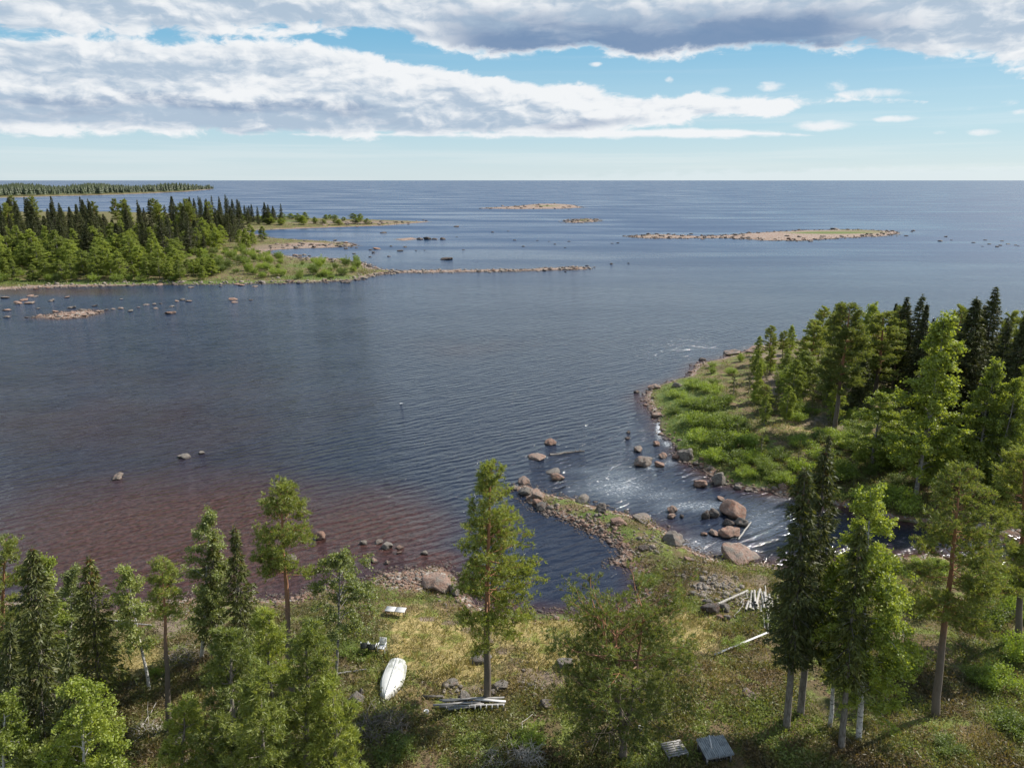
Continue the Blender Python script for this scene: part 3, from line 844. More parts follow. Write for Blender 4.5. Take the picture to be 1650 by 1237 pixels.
def birch(h, r, cb, seed, leaves=9000, size=0.12, lean=0.0, limbs=42, shape='oval', hang=0.5, stems=1, gap=0.0):
    """ascending limbs with leafy hanging twigs"""
    q = np.random.default_rng(seed)
    T, Cr = Geo(), Geo()
    n = 12
    axes = []
    for k in range(stems):
        a = k * 6.283 / stems + q.uniform(0, 1)
        hh = h * (1 if k == 0 else q.uniform(0.75, 0.95))
        zz = np.linspace(0, hh, n); t = zz / hh
        wob = np.cumsum(q.normal(0, 0.03, (n, 2)), 0)
        A = np.column_stack([wob[:, 0] + lean * h * t ** 1.6 + (0.10 * h * t * math.cos(a) if stems > 1 else 0), wob[:, 1] + (0.10 * h * t * math.sin(a) if stems > 1 else 0), zz])
        T.tube(A, (0.009 * h + 0.02) * (1 - 0.92 * t) + 0.008, 7)
        axes.append((A, hh))
    twigs = []
    for k in range(limbs):
        A, hh = axes[k % stems]
        t = ((k + q.random()) / limbs)
        z = cb + (hh - cb) * min(t * 0.97, 0.97)
        if shape == 'oval':
            prof = math.sin(math.pi * (0.16 + 0.80 * t) ** 0.85) * 0.9 + 0.12
        elif shape == 'cone':
            prof = (1 - t) ** 0.7 * (0.65 + 0.35 * min(1, t / 0.2)) + 0.10
        else:
            prof = 0.35 + 0.75 * math.sin(math.pi * min(1, 0.25 + t * 0.75))
        a = q.uniform(0, 6.28)
        L = r * prof * q.uniform(0.65, 1.12)
        base = np.array([np.interp(z, A[:, 2], A[:, 0]), np.interp(z, A[:, 2], A[:, 1]), z])
        if q.random() < gap: continue
        s = np.linspace(0, 1, 5)
        up = q.uniform(0.5, 1.0)
        P = base + np.column_stack([np.cos(a) * L * s, np.sin(a) * L * s, L * (up * s - hang * 0.9 * s ** 2.4)]) + q.normal(0, 0.05 * L, (5, 3)) * s[:, None]
        T.tube(P, np.linspace(0.020, 0.005, 5) * (0.5 + L / 2.5), 4)
        for j in range(int(3 + L * 3.0)):
            u = q.uniform(0.25, 1.0)
            p0 = np.array([np.interp(u, s, P[:, i]) for i in range(3)])
            ang = a + q.normal(0, 0.9)
            l2 = q.uniform(0.35, 0.8) * (0.4 + 0.28 * L)
            e = p0 + np.array([math.cos(ang) * l2, math.sin(ang) * l2, q.uniform(-hang, 0.35) * l2])
            twigs.append((p0, e, l2))
    for A, hh in axes:
        for j in range(14):
            p0 = A[-1] - np.array([0, 0, hh * q.uniform(0.0, 0.10)])
            a = q.uniform(0, 6.28); l2 = q.uniform(.2, .45) + r * .12
            twigs.append((p0, p0 + np.array([math.cos(a) * l2 * .8, math.sin(a) * l2 * .8, q.uniform(-.1, .9) * l2]), l2))
    W = np.array([w[2] for w in twigs]); W /= W.sum()
    ids = q.choice(len(twigs), leaves, p=W)
    P0 = np.array([w[0] for w in twigs]); P1 = np.array([w[1] for w in twigs])
    u = q.uniform(0.0, 1.1, leaves)[:, None]
    P = P0[ids] * (1 - u) + P1[ids] * u + q.normal(0, 0.10, (leaves, 3)) * (0.6 + 0.12 * r)
    D = unit(q.normal(0, 1, (leaves, 3)) + np.array([0, 0, -0.35]))
    Cr.leaves(P, D, q.uniform(0.75, 1.3, leaves) * size, q.uniform(0.55, 0.95, leaves) * size, q)
    for w in twigs[::3]:
        T.tube([w[0], w[1]], [0.007, 0.003], 3)
    return T, Cr, None

def bush(h, r, seed, leaves=2500, size=0.10, stems=9):
    q = np.random.default_rng(seed)
    T, Cr = Geo(), Geo()
    P_ = []
    for k in range(stems * 2):
        a = q.uniform(0, 6.28); rr = r * math.sqrt(q.random()) * 0.95
        hh = h * q.uniform(0.55, 1.05) * (1 - 0.45 * (rr / r) ** 2)
        b = np.array([math.cos(a) * rr * 0.35, math.sin(a) * rr * 0.35, -0.05])
        e = np.array([math.cos(a) * rr, math.sin(a) * rr, hh])
        m_ = (b + e) / 2 + np.array([0, 0, 0.12 * hh])
        T.tube([b, m_, e], [0.018, 0.012, 0.004], 4)
        P_.append((b, m_, e))
    ids = q.integers(0, len(P_), leaves)
    B = np.array([p[0] for p in P_])[ids]; Mm = np.array([p[1] for p in P_])[ids]; E = np.array([p[2] for p in P_])[ids]
    u = q.uniform(0.15, 1.08, leaves)[:, None] ** 0.7
    P = (1 - u) ** 2 * B + 2 * u * (1 - u) * Mm + u ** 2 * E + q.normal(0, 0.13 * r, (leaves, 3)) * [1, 1, 0.55]
    P[:, 2] = np.maximum(P[:, 2], 0.02)
    D = unit(q.normal(0, 1, (leaves, 3)) + np.array([0, 0, 0.5]))
    Cr.leaves(P, D, q.uniform(0.8, 1.4, leaves) * size, q.uniform(0.35, 0.7, leaves) * size, q)
    return T, Cr, None

def meshes(name, tri, bark, leaf):
    T, Cr, Co = tri
    mt = T.mesh(name + '_trunk', True); mt.materials.append(bark)
    mo = None
    if Co is None:
        mc = Cr.mesh(name + '_crown'); mc.materials.append(leaf)
    else:
        Cr.F[4].extend([f + Cr.n for f in Co.F[4]]); Cr.V.extend(Co.V); Cr.n += Co.n
        nt = sum(len(f) for f in Cr.F[3])
        mc = Cr.mesh(name + '_crown'); mc.materials.append(leaf); mc.materials.append(M_CONE)
        ids = np.zeros(len(mc.polygons), np.int32); ids[nt:] = 1
        mc.polygons.foreach_set('material_index', ids)
    return mt, mc, mo
def plant(name, ms, loc, label, cat, group=None, rz=0.0, sxy=1.0, sz=1.0, tilt=0.0, woody='trunk'):
    o = bpy.data.objects.new(name, None); C.objects.link(o)
    o.empty_display_size = 0.3
    o.location = loc
    o.rotation_euler = (0, tilt, rz)
    if tilt:
        o.rotation_mode = 'XYZ'
        o.matrix_world = Matrix.Translation(loc) @ Matrix.Rotation(tilt, 4, 'Y') @ Matrix.Rotation(rz, 4, 'Z')
    o.scale = (sxy, sxy, sz)
    tag(o, label, cat, group)
    for nm, me in ((woody, ms[0]), ('crown', ms[1]), ('cones', ms[2])):
        if me is not None:
            c = bpy.data.objects.new(nm, me); C.objects.link(c); c.parent = o
    return o
def top_height(base, top_y):
    """height of a plant standing at base whose tip is seen at photograph row top_y"""
    k = (618.5 - top_y) / FPX
    return H + base.y * (k * CP - SP) / (CP + k * SP) - base.z
def px_m(base, dy=0):
    """photograph pixels per metre at this place"""
    f = base.y * CP - (base.z - H) * SP
    return FPX / f

# ---- near trees, one by one: (kind, base x, base y, tip x, tip y, half width px, crown base fraction, label, options)
NEAR = [
 ('pine', 783, 1131, 790, 752, 84, 0.32, 'tall pine standing alone on the lawn behind the lumber, its crown over the bay', dict(limbs=96, dens=0.88, bias=(0.0, 0.32), seed=3, conic=0.85, rz=0)),
 ('pine', 1003, 1222, 1005, 966, 146, 0.16, 'broad many-stemmed pine beside the little shed, with orange boughs', dict(limbs=64, dens=0.72, stems=4, flat=1, seed=9, L=0.17, dead=9)),
 ('pine', 470, 1118, 450, 785, 50, 0.60, 'slim orange-barked pine whose crown stands against the brown water', dict(limbs=50, dens=0.95, seed=14, conic=0.6, dead=10)),
 ('pine', 1508, 1153, 1553, 762, 88, 0.40, 'large leaning pine casting its trunk shadow on the heath at the right', dict(limbs=74, dens=0.9, seed=21, conic=0.72, bias=(0.3, 0.15))),
 ('pine', 1640, 1030, 1648, 722, 60, 0.25, 'pine half cut by the right edge beyond the leaning pine', dict(limbs=60, dens=1.2, seed=25, conic=0.55)),
 ('spruce', 70, 1205, 50, 876, 76, 0.07, 'biggest dark spruce, near the left edge, with a brown coned tip', dict(seed=31, cones=True, dens=1.1, pw=.85, ragged=.5)),
 ('spruce', 160, 1118, 143, 896, 58, 0.10, 'dark spruce in front of the pale birch tip, left of the thin leaning birch', dict(seed=32, cones=True, pw=.85, ragged=.5)),
 ('spruce', 343, 1060, 343, 852, 38, 0.20, 'dark spruce growing in front of a taller pale birch by the shore', dict(seed=33)),
 ('spruce', 392, 1080, 376, 848, 38, 0.22, 'dark spruce with bare grey lower trunk, just left of the slim pine', dict(seed=34, cones=True)),
 ('spruce', 1268, 1172, 1296, 752, 56, 0.28, 'tallest dark spruce with brown tip, leftmost of the tight clump by the stream', dict(seed=35, cones=True, dens=1.1, pw=.66, ragged=.5)),
 ('spruce', 1290, 1152, 1330, 724, 56, 0.28, 'tall dark spruce with brown tip, close behind the leftmost one by the stream', dict(seed=36, cones=True, dens=1.05, pw=.7, ragged=.5)),
 ('spruce', 1355, 1206, 1390, 846, 52, 0.32, 'dark spruce with a bare trunk standing in front of the bright birch', dict(seed=37, dens=1.05, pw=.75, ragged=.5)),
 ('birch', 1383, 1190, 1400, 790, 68, 0.16, 'big bright yellow-green birch behind the dark spruce in the clump', dict(seed=41, leaves=38000, mat=1, shape='oval', size=.115, limbs=80, hang=.8)),
 ('birch', 1338, 1170, 1360, 905, 34, 0.38, 'slender birch squeezed between the dark spruces of the clump', dict(seed=42, leaves=8000, mat=1)),
 ('birch', 542, 1098, 548, 884, 52, 0.36, 'small round-crowned grey-trunked birch standing left of the white boat', dict(seed=43, leaves=9500, mat=2, bark=1, size=.13, gap=.1)),
 ('birch', 240, 1110, 200, 916, 26, 0.34, 'thin birch leaning left, with a bare crooked white stem', dict(seed=44, leaves=6500, mat=2)),
 ('birch', 325, 1062, 340, 818, 32, 0.20, 'pale birch whose tip rises behind the dark shoreside spruce', dict(seed=45, leaves=10000, mat=2)),
 ('birch', 78, 1150, 74, 892, 24, 0.3, 'pale birch hidden behind the biggest spruce except for its tip', dict(seed=46, leaves=6000, mat=1)),
 ('birch', 118, 1090, 118, 914, 22, 0.3, 'pale birch tip showing between the two left spruces', dict(seed=47, leaves=6000, mat=2)),
 ('pine', 272, 1176, 258, 914, 20, 0.70, 'thin pole-like young pine with a bare dark trunk', dict(limbs=22, seed=48, dens=1.0, dead=12)),
 ('pine', 2, 1140, 4, 868, 42, 0.12, 'pine cut by the left edge beside the biggest spruce', dict(limbs=50, seed=49, dens=1.1)),
 ('birch', 140, 1335, 128, 1096, 66, 0.02, 'bright green birch in front of the biggest spruce, low in the corner', dict(seed=51, leaves=26000, size=.10, mat=1)),
 ('birch', 2, 1330, 4, 1120, 44, 0.02, 'bright leafy birch cut by the lower left corner', dict(seed=52, leaves=15000, size=.10, mat=1)),
 ('pine', 70, 1330, 62, 1206, 40, 0.05, 'young pine with upright shoots at the bottom edge below the biggest spruce', dict(limbs=34, seed=53, dens=1.2)),
 ('pine', 385, 1345, 368, 1018, 72, 0.10, 'bushy pine at the bottom edge, leftmost of the near pine thicket', dict(limbs=66, seed=54, dens=0.95, W=.042, L=.21, conic=.75, grey=1)),
 ('pine', 492, 1300, 492, 1012, 62, 0.12, 'bushy pine in the middle of the near thicket, left of the brush heap', dict(limbs=60, seed=55, dens=0.95, W=.042, L=.21, conic=.75, grey=1)),
 ('pine', 440, 1250, 432, 992, 46, 0.2, 'pine deep in the near thicket below the slim orange-barked pine', dict(limbs=44, seed=56, dens=0.95, W=.042, L=.21, conic=.75, grey=1)),
 ('pine', 545, 1345, 535, 1102, 52, 0.08, 'yellow-green pine on the right side of the near thicket, beside the brush heap', dict(limbs=50, seed=57, dens=0.95, W=.042, L=.21, conic=.75, grey=1)),
 ('pine', 440, 1400, 425, 1085, 70, 0.05, 'bushy pine at the bottom edge in front of the near thicket', dict(limbs=60, seed=58, dens=0.95, W=.042, L=.21, conic=.75, grey=1)),
 ('spruce', 112, 1290, 106, 1034, 46, 0.05, 'dark spruce wedged between the two biggest left spruces and the bright corner birch', dict(seed=60)),
 ('birch', 190, 1345, 180, 1185, 34, 0.02, 'small leafy birch right of the bright corner birch at the bottom edge', dict(seed=61, leaves=9000, size=.10, mat=1)),
 ('pine', 300, 1330, 300, 1130, 34, 0.05, 'small yellow-green pine left of the near pine thicket at the bottom edge', dict(limbs=40, seed=62, dens=.9, W=.042, L=.2, conic=.75, grey=1)),
 ('spruce', 8, 1240, 14, 1000, 40, 0.05, 'dark spruce in the shade at the left edge below the cut pine', dict(seed=59)),
]
for (kind, bx, by, tx, ty, hw, cbf, label, o) in NEAR:
    b = ground(bx, by)
    h = top_height(b, ty)
    f_top = b.y * CP - (b.z + h - H) * SP
    dx = (tx - 825) / FPX * f_top - b.x                     # sideways lean of the tip
    f_mid = b.y * CP - (b.z + h * 0.6 - H) * SP
    r = hw * f_mid / FPX
    seed = o.pop('seed'); mt = o.pop('mat', 0); bk = o.pop('bark', 0); gy = o.pop('grey', 0); rz = o.pop('rz', 0.0)
    if kind == 'pine':
        ms = meshes('pine', pine(h, r, cbf * h, seed, **o), B_TWIG if gy else B_PINE, M_YPINE if gy else M_PINE)
    elif kind == 'spruce':
        ms = meshes('spruce', spruce(h, r, cbf * h, seed, **o), B_SPRUCE, M_SPRUCE)
    else:
        ms = meshes('birch', birch(h, r, cbf * h, seed, **o), B_GREY if bk else B_BIRCH, M_PALEBIRCH if mt == 2 else M_BIRCH)
    plant(kind + '_tree', ms, b, label, kind, 'trees on the near shore', rz=rz, tilt=math.atan2(dx, h))

# ---- shared trees for the woods across the water
M_DSPRUCE = mat_leaf('old_spruce_needles', (0.028, 0.040, 0.014), (0.085, 0.095, 0.028), 0.28)
PR_S = [meshes('wood_spruce', spruce(14, 2.1 * (1.3, 1.1, 1.5, 1.25, 1.55)[k], 0.8, 100 + k, dens=(1, .9, 1.1, .8, 1)[k], size=1.25, droop=(.45, .3, .6, .4, .5)[k], ragged=(.4, .6, .3, .65, .5)[k]), B_SPRUCE, M_DSPRUCE) for k in range(5)]
PR_P = [meshes('wood_pine', pine(14, 2.3, 4.5, 110 + k, limbs=52, dens=1.15, conic=.5, nb=8, L=.24, W=.06), B_PINE, M_PINE) for k in range(3)]
PR_B = [meshes('wood_birch', birch(10, 2.0, 0.9, 120 + k, leaves=26000, size=.135, limbs=80, shape='cone' if k == 3 else 'oval', hang=.6), B_GREY, M_BIRCH) for k in range(4)]
PR_W = [meshes('willow', bush(1.6, 1.5, 130 + k, leaves=3000, size=.13), B_TWIG, M_WILLOW) for k in range(3)]
PR_L = [meshes('loose_willow', bush(3.0, 1.6, 150 + k, leaves=4200, size=.14, stems=12), B_TWIG, M_WILLOW) for k in range(3)]
PR_Y = [meshes('young_spruce', spruce(2.4, 0.75, 0.1, 140 + k, dens=.9, size=.7), B_SPRUCE, M_SPRUCE) for k in range(2)]
PROTO = {'loose': (PR_L, 3.0, 1.6), 'spruce': (PR_S, 14, 2.1), 'pine': (PR_P, 14, 2.3), 'birch': (PR_B, 10, 2.0), 'willow': (PR_W, 1.6, 1.5), 'young': (PR_Y, 2.4, .75)}
def wood(kind, k, bx, by, ty, hw, label, group, h=None, name=None, cat=None, woody='trunk'):
    b = ground(bx, by)
    if h is None: h = top_height(b, ty)
    r = hw / px_m(b)
    ms, H0, R0 = PROTO[kind]
    return plant(name or kind + '_tree', ms[k % len(ms)], b, label, cat or ('spruce' if kind == 'young' else kind), group, rz=random.uniform(0, 6.28), sxy=r / R0, sz=h / H0, woody=woody)

def scatter(n, xr, yr, gap, zmin=0.3, test=None):
    out = []
    for _ in range(n * 60):
        if len(out) >= n: break
        bx = random.uniform(*xr); by = random.uniform(*yr)
        if test and not test(bx, by): continue
        b = ground(bx, by)
        if b.z < zmin: continue
        if any(abs(b.x - s[0].x) < gap and abs(b.y - s[0].y) < gap * 2.5 for s in out): continue
        out.append((b, bx, by))
    return out
def sow(kind, pts, hr, wr, lab, group, name=None, cat=None, woody='trunk', grow=None):
    ms, H0, R0 = PROTO[kind]
    for i, (b, bx, by) in enumerate(pts):
        h = random.uniform(*hr) * (grow(bx, by) if grow else 1)
        plant(name or kind + '_tree', ms[i % len(ms)], b, lab, cat or kind, group, rz=random.uniform(0, 6.28), sxy=random.uniform(*wr) / R0 * (h / hr[1]) ** .5, sz=h / H0, woody=woody)
# ---- right-hand point: the trees one can single out
POINT = [
 ('birch', 3, 1476, 800, 516, 62, 'tallest bright green birch on the point across the stream'),
 ('birch', 3, 1566, 800, 588, 44, 'broad birch right of the tallest bright one on the point'),
 ('birch', 2, 1600, 812, 612, 32, 'vivid green birch low behind the pine at the right edge'),
 ('birch', 1, 1405, 760, 634, 40, 'low leafy birch standing left of the tallest one on the point'),
 ('birch', 0, 1388, 640, 492, 26, 'sunlit birch rising between two pines near the tip of the wood'),
 ('birch', 2, 1290, 640, 566, 26, 'small pale birch at the seaward end of the wood'),
 ('birch', 1, 1276, 655, 580, 18, 'slight birch sapling at the open edge of the clearing'),
 ('pine', 0, 1345, 691, 494, 40, 'tall pine with visible bare stem in front of the wood on the point'),
 ('pine', 1, 1408, 650, 506, 40, 'dark pine with bare limbs behind the low leafy birch'),
 ('pine', 2, 1300, 620, 518, 24, 'small pine nearest the sea on the point'),
 ('spruce', 0, 1440, 628, 478, 30, 'slender spruce rising above the wood left of the tallest birch'),
 ('spruce', 1, 1462, 632, 474, 34, 'dark spruce just behind the tallest bright birch'),
 ('spruce', 2, 1536, 690, 478, 42, 'black-green spruce filling the gap right of the tallest birch'),
 ('spruce', 0, 1572, 640, 462, 32, 'highest spruce spire on the skyline of the point'),
 ('spruce', 1, 1588, 720, 520, 36, 'dark spruce behind the vivid green birch'),
 ('pine', 1, 1640, 700, 452, 40, 'tall pine at the right edge of the wood on the point'),
 ('spruce', 2, 1610, 730, 500, 34, 'dark spruce left of the right-edge pine'),
 ('pine', 2, 1650, 780, 560, 36, 'pine crowding the right edge below the tall one'),
 ('young', 0, 1180, 636, 600, 11, 'young spruce, bushiest of those in the clearing'),
 ('young', 1, 1206, 634, 605, 9, 'young spruce in the middle of the clearing'),
 ('young', 0, 1219, 644, 608, 9, 'slim young spruce on the inland side of the clearing'),
 ('young', 1, 1250, 655, 612, 10, 'young spruce against the dark edge of the wood'),
 ('spruce', 1, 1325, 790, 700, 22, 'short dark spruce on the stream bank across from the clump'),
]
for (kind, k, bx, by, ty, hw, label) in POINT:
    wood(kind, k, bx, by, ty, hw, label, 'trees on the point across the stream')
spots = []
tries = 0
POINTLAB = {'spruce': 'dark spruce packed into the wood on the point across the stream', 'pine': 'grey-green pine packed into the wood on the point across the stream',
            'birch': 'fresh green birch packed into the wood on the point across the stream'}
while len(spots) < 58 and tries < 4000:
    tries += 1
    bx = random.uniform(1300, 1790); by = random.uniform(575, 800)
    if by > 640 and bx < 1300 + (by - 575) * 0.75: continue
    if by > 820 - abs(bx - 1500) * 0.02: continue
    b = ground(bx, by)
    if b.z < 0.35: continue
    if any((b - s).length < 2.6 for s in spots): continue
    spots.append(b)
    kind = random.choices(['spruce', 'pine', 'birch'], [0.5, 0.33, 0.17])[0]
    if by > 750: kind = random.choice(['birch', 'spruce'])
    h = {'spruce': random.uniform(9, 14.5), 'pine': random.uniform(10, 14), 'birch': random.uniform(6, 10)}[kind]
    if bx < 1400: h *= 0.8
    if by > 700: h *= 0.75
    h = min(h, top_height(b, random.uniform(476, 520)))
    ms, H0, R0 = PROTO[kind]
    plant(kind + '_tree', ms[len(spots) % 3], b, POINTLAB[kind], kind, 'wood on the point: ' + kind, rz=random.uniform(0, 6.28),
          sxy=random.uniform(0.75, 1.05) * (h / H0) ** 0.6, sz=h / H0)
sow('pine', scatter(9, (1225, 1340), (575, 690), 2.2), (2.5, 6.5), (1.0, 1.5), 'thin young pine in the open clearing of the point across the stream', 'young pines in the clearing')
sow('birch', scatter(13, (1215, 1345), (565, 690), 2.0), (2.0, 5.5), (0.7, 1.3), 'slight young birch in the open clearing of the point across the stream', 'young birches in the clearing')
sow('young', scatter(16, (1180, 1400), (600, 790), 2.0), (1.2, 3.2), (0.5, 0.9), 'young spruce scattered through the undergrowth of the point', 'young spruces in the undergrowth')
# willow thicket of the point
WLAB = 'bright green willow bush in the thicket along the point across the stream'
for i, (bx, by, hw, hh) in enumerate([(1095, 640, 18, 1.0), (1120, 625, 18, 1.2), (1145, 632, 20, 1.3), (1110, 655, 20, 1.2), (1140, 660, 24, 1.6), (1165, 650, 20, 1.4), (1085, 665, 14, .9),
                                      (1120, 685, 24, 1.6), (1150, 690, 28, 1.9), (1180, 690, 24, 1.7), (1130, 712, 24, 1.5), (1165, 720, 28, 2.0), (1195, 718, 24, 1.7), (1150, 742, 22, 1.4), (1185, 748, 24, 1.6), (1215, 745, 20, 1.4),
                                      (1200, 768, 18, 1.1), (1235, 772, 18, 1.0), (1110, 730, 16, 1.2), (1265, 780, 18, 1.2), (1290, 760, 22, 1.5), (1320, 740, 22, 1.6), (1255, 740, 20, 1.3), (1350, 770, 26, 1.8), (1290, 720, 20, 1.2),
                                      (1400, 815, 28, 1.8), (1450, 822, 30, 2.2), (1330, 705, 20, 1.2)]):
    wood('willow', i, bx, by, 0, hw * 1.15, WLAB, 'willow bushes on the point', h=hh, name='willow_bush', cat='bush', woody='stems')
# leafy bushes on the near shore, by look and place
for i, (bx, by, hw, hh, lab) in enumerate([(1610, 1110, 40, 1.3, 'leafy bush right of the leaning pine, at the edge of its shade'), (1650, 1060, 40, 1.5, 'bright leafy bush cut by the right edge beside the leaning pine'),
                                      (1575, 1100, 26, 1.0, 'small leafy bush close beside the leaning pine trunk'), (1450, 1085, 36, 1.8, 'leafy bush under the big bright birch'),
                                      (1640, 1180, 40, 1.0, 'yellow-green bush low in the right corner'), (1420, 915, 30, 1.2, 'green bush on the stream bank behind the bright birch'),
                                      (1500, 925, 34, 1.3, 'green bush on the stream bank left of the leaning pine crown'), (1600, 945, 40, 1.4, 'green bush on the stream bank behind the leaning pine'),
                                      (586, 1056, 20, .32, 'low bright bush growing in front of the garden chairs'), (560, 1056, 20, .45, 'low bright bush at the foot of the grey-trunked birch'),
                                      (850, 870 + 330, 34, .7, 'low bush in the heath left of the many-stemmed pine'), (640, 1215, 36, .8, 'dark low bush below the brush heap'),
                                      (1475, 985, 34, 1.2, 'green bush in the shade between the bright birch and the leaning pine'), (1590, 1000, 40, 1.6, 'green bush beneath the low boughs of the leaning pine'), (1640, 990, 34, 1.4, 'green bush by the foot of the pine cut by the right edge'), (1530, 1210, 30, .6, 'low bush at the bottom edge below the leaning pine'), (1250, 1010, 20, .5, 'low dark bush beside the poles on the log pile'), (1185, 1040, 22, .45, 'low bush behind the long pale plank'), (30, 1225, 34, 1.2, 'bush in the corner under the biggest spruce'),
                                      (1040, 940, 20, .7, 'green bush at the inner corner of the bay'), (250, 1090, 14, .5, 'leafy sucker at the foot of the thin birch')]):
    wood('willow', i, bx, by, 0, hw, lab, 'bushes on the near shore', h=hh, name='leafy_bush', cat='bush', woody='stems')

# ---- left-hand point: wood of spruce behind, birches in front
gL = lambda bx, by: 1.0 if bx < 330 else max(0.45, 1 - (bx - 330) / 160)
sow('spruce', scatter(165, (-60, 405), (371, 425), 2.2, test=lambda x, y: y < 425 - max(0, x - 250) * .2), (8.0, 19.5), (2.5, 4.2), 'dark spruce in the wood on the point across the bay', 'spruces of the wood across the bay', grow=lambda x, y: 1.0 if y < 400 else 0.85)
sow('pine', scatter(16, (-60, 380), (371, 395), 5.0), (15, 18.5), (2.6, 3.6), 'broader pine among the dark spruces of the point across the bay', 'pines of the wood across the bay')
sow('birch', scatter(100, (-60, 345), (414, 453), 2.4, test=lambda x, y: y > 414 + max(0, x - 150) * .06), (5.0, 12.5), (2.4, 3.9), 'fresh green birch along the near edge of the wood across the bay', 'birches at the edge of the wood across the bay', grow=lambda x, y: max(0.5, 1 - max(0, x - 180) / 330) * (1 if y < 444 else .75))
sow('birch', scatter(34, (150, 430), (388, 409), 3.0), (5.0, 12.5), (2.4, 3.6), 'green birch between the spruces and the stony flats across the bay', 'birches by the stony flats across the bay', grow=lambda x, y: 1 if x < 370 else .7)
sow('spruce', scatter(26, (290, 455), (353, 364), 5.0), (13, 19), (2.4, 3.2), 'dark spruce in the sparse row on the far tongue across the bay', 'spruces on the far tongue', grow=lambda x, y: 1 if x < 385 else .72)
sow('birch', scatter(30, (385, 592), (352.5, 363), 5.0), (3.0, 6.0), (2.6, 4.4), 'low green birch on the far tongue across the bay', 'birches on the far tongue', grow=lambda x, y: 1 if x < 510 else .72)
sow('loose', scatter(90, (1130, 1600), (580, 806), 1.0, test=lambda x, y: x > 1190 + abs(y - 690) * .35 or y < 625), (0.7, 2.2), (0.9, 1.8), 'dark scrub bush in the undergrowth of the point across the stream', 'scrub on the point', name='scrub_bush', cat='bush', woody='stems')
BLAB = 'low grey-green willow bush on the flats of the point across the bay'
sow('loose', scatter(110, (-30, 575), (404, 455), 1.8, test=lambda x, y: (y > 440 and x < 300) or (x > 290 and y < 449 and abs(x - 470) > 25 * random.random())), (1.2, 3.8), (1.3, 2.6), BLAB, 'willow bushes across the bay', name='willow_bush', cat='bush', woody='stems')

# ---- wood on the far headland: reads as one mass
def far_forest():
    g = Geo()
    q = np.random.default_rng(5)
    n = 0
    while n < 4200:
        px = q.uniform(-350, 344); py = q.uniform(302.2, 318.5)
        lim = np.interp(px, [-350, 0, 80, 200, 300, 344], [320, 314.0, 312.5, 310.0, 306.6, 304.2])
        if py > lim: continue
        x, y = at(px, py, 4.0)
        h = q.uniform(10, 15) + 3.5 * math.sin(px * .05) + q.choice([0, 0, 0, 3]) * (1 if px < 300 else .8); r = h * q.uniform(0.2, 0.42)
        zb = 3.0
        m_ = 7
        for (z0, z1, rr) in ((0.02, 0.45, 1.0), (0.25, 0.72, .75), (0.5, 1.0, .48)):
            a = np.arange(m_) * 6.283 / m_ + q.uniform(0, 1)
            rad_ = r * rr * q.uniform(.6, 1.2, m_)
            V = np.column_stack([x + np.cos(a) * rad_, y + np.sin(a) * rad_, np.full(m_, zb + h * z0) + q.uniform(-.6, .6, m_)])
            V = np.vstack([V, [[x, y, zb + h * z1]]])
            g.add(V, [[i, (i + 1) % m_, m_] for i in range(m_)])
        n += 1
    o = link('distant_forest', g.mesh('distant_forest'), M_FAR)
    tag(o, 'dark spruce forest covering the low headland on the horizon', 'forest', kind='stuff')
far_forest()

# ------------------------------------------------------------------ stone
def mat_stone(name, a, b, c, red):
    m, g = new_mat(name)
    tc = g.node('ShaderNodeTexCoord'); oi = g.node('ShaderNodeObjectInfo')
    pos = g.node('ShaderNodeNewGeometry')
    off = g.node('ShaderNodeVectorMath', operation='ADD')
    g.put(off.inputs[0], tc.outputs['Object']); g.put(off.inputs[1], g.comb(g.m('MULTIPLY', oi.outputs['Random'], 91.0), 0.0, 0.0))
    n = g.noise(off.outputs[0], 1.6, 6, 0.6)
    f = g.noise(off.outputs[0], 14.0, 4, 0.7)
    rnd = g.m('FRACT', g.m('ADD', g.m('MULTIPLY', oi.outputs['Random'], 7.3), pos.outputs['Random Per Island']))
    col = g.mix(rnd, a, b)
    col = g.mix(g.mr(g.m('ADD', n, g.m('MULTIPLY', g.m('SUBTRACT', rnd, 0.5), 0.3)), 0.5, 0.62), col, c)
    col = g.mix(g.m('MULTIPLY', g.mr(n, 0.36, 0.44, 1.0, 0.0), 0.55), col, red)
    lich = g.noise(off.outputs[0], 5.0, 5, 0.7)
    col = g.mix(g.m('MULTIPLY', g.mr(lich, 0.56, 0.64), 0.6), col, (0.26, 0.25, 0.225))
    col = g.mix(g.m('MULTIPLY', g.mr(lich, 0.34, 0.42, 1.0, 0.0), 0.6), col, (0.055, 0.045, 0.038))
    col = g.mix(1.0, col, g.mix(f, (0.62,) * 3, (1.32,) * 3), 'MULTIPLY')
    s = g.node('ShaderNodeSeparateXYZ'); g.nt.links.new(pos.outputs['Position'], s.inputs[0])
    wet = g.mr(g.m('ADD', s.outputs[2], g.m('MULTIPLY', g.m('SUBTRACT', n, 0.5), 0.10)), 0.07, 0.17, 0.72, 0.0)   # dark wet band at the waterline
    col = g.mix(wet, col, (0.030, 0.022, 0.018))
    out_surf(g, principled(g, col, g.m('SUBTRACT', 0.8, g.m('MULTIPLY', wet, 0.5)), bump(g, g.m('ADD', g.m('ADD', n, g.m('MULTIPLY', lich, 0.6)), g.m('MULTIPLY', f, 0.4)), 0.9, 0.22), 0.3))
    return m
M_PINK = mat_stone('pink_granite', (0.20, 0.120, 0.088), (0.24, 0.175, 0.140), (0.155, 0.130, 0.110), (0.23, 0.10, 0.06))
M_GREY = mat_stone('grey_granite', (0.135, 0.12, 0.105), (0.20, 0.175, 0.15), (0.12, 0.098, 0.082), (0.20, 0.125, 0.09))
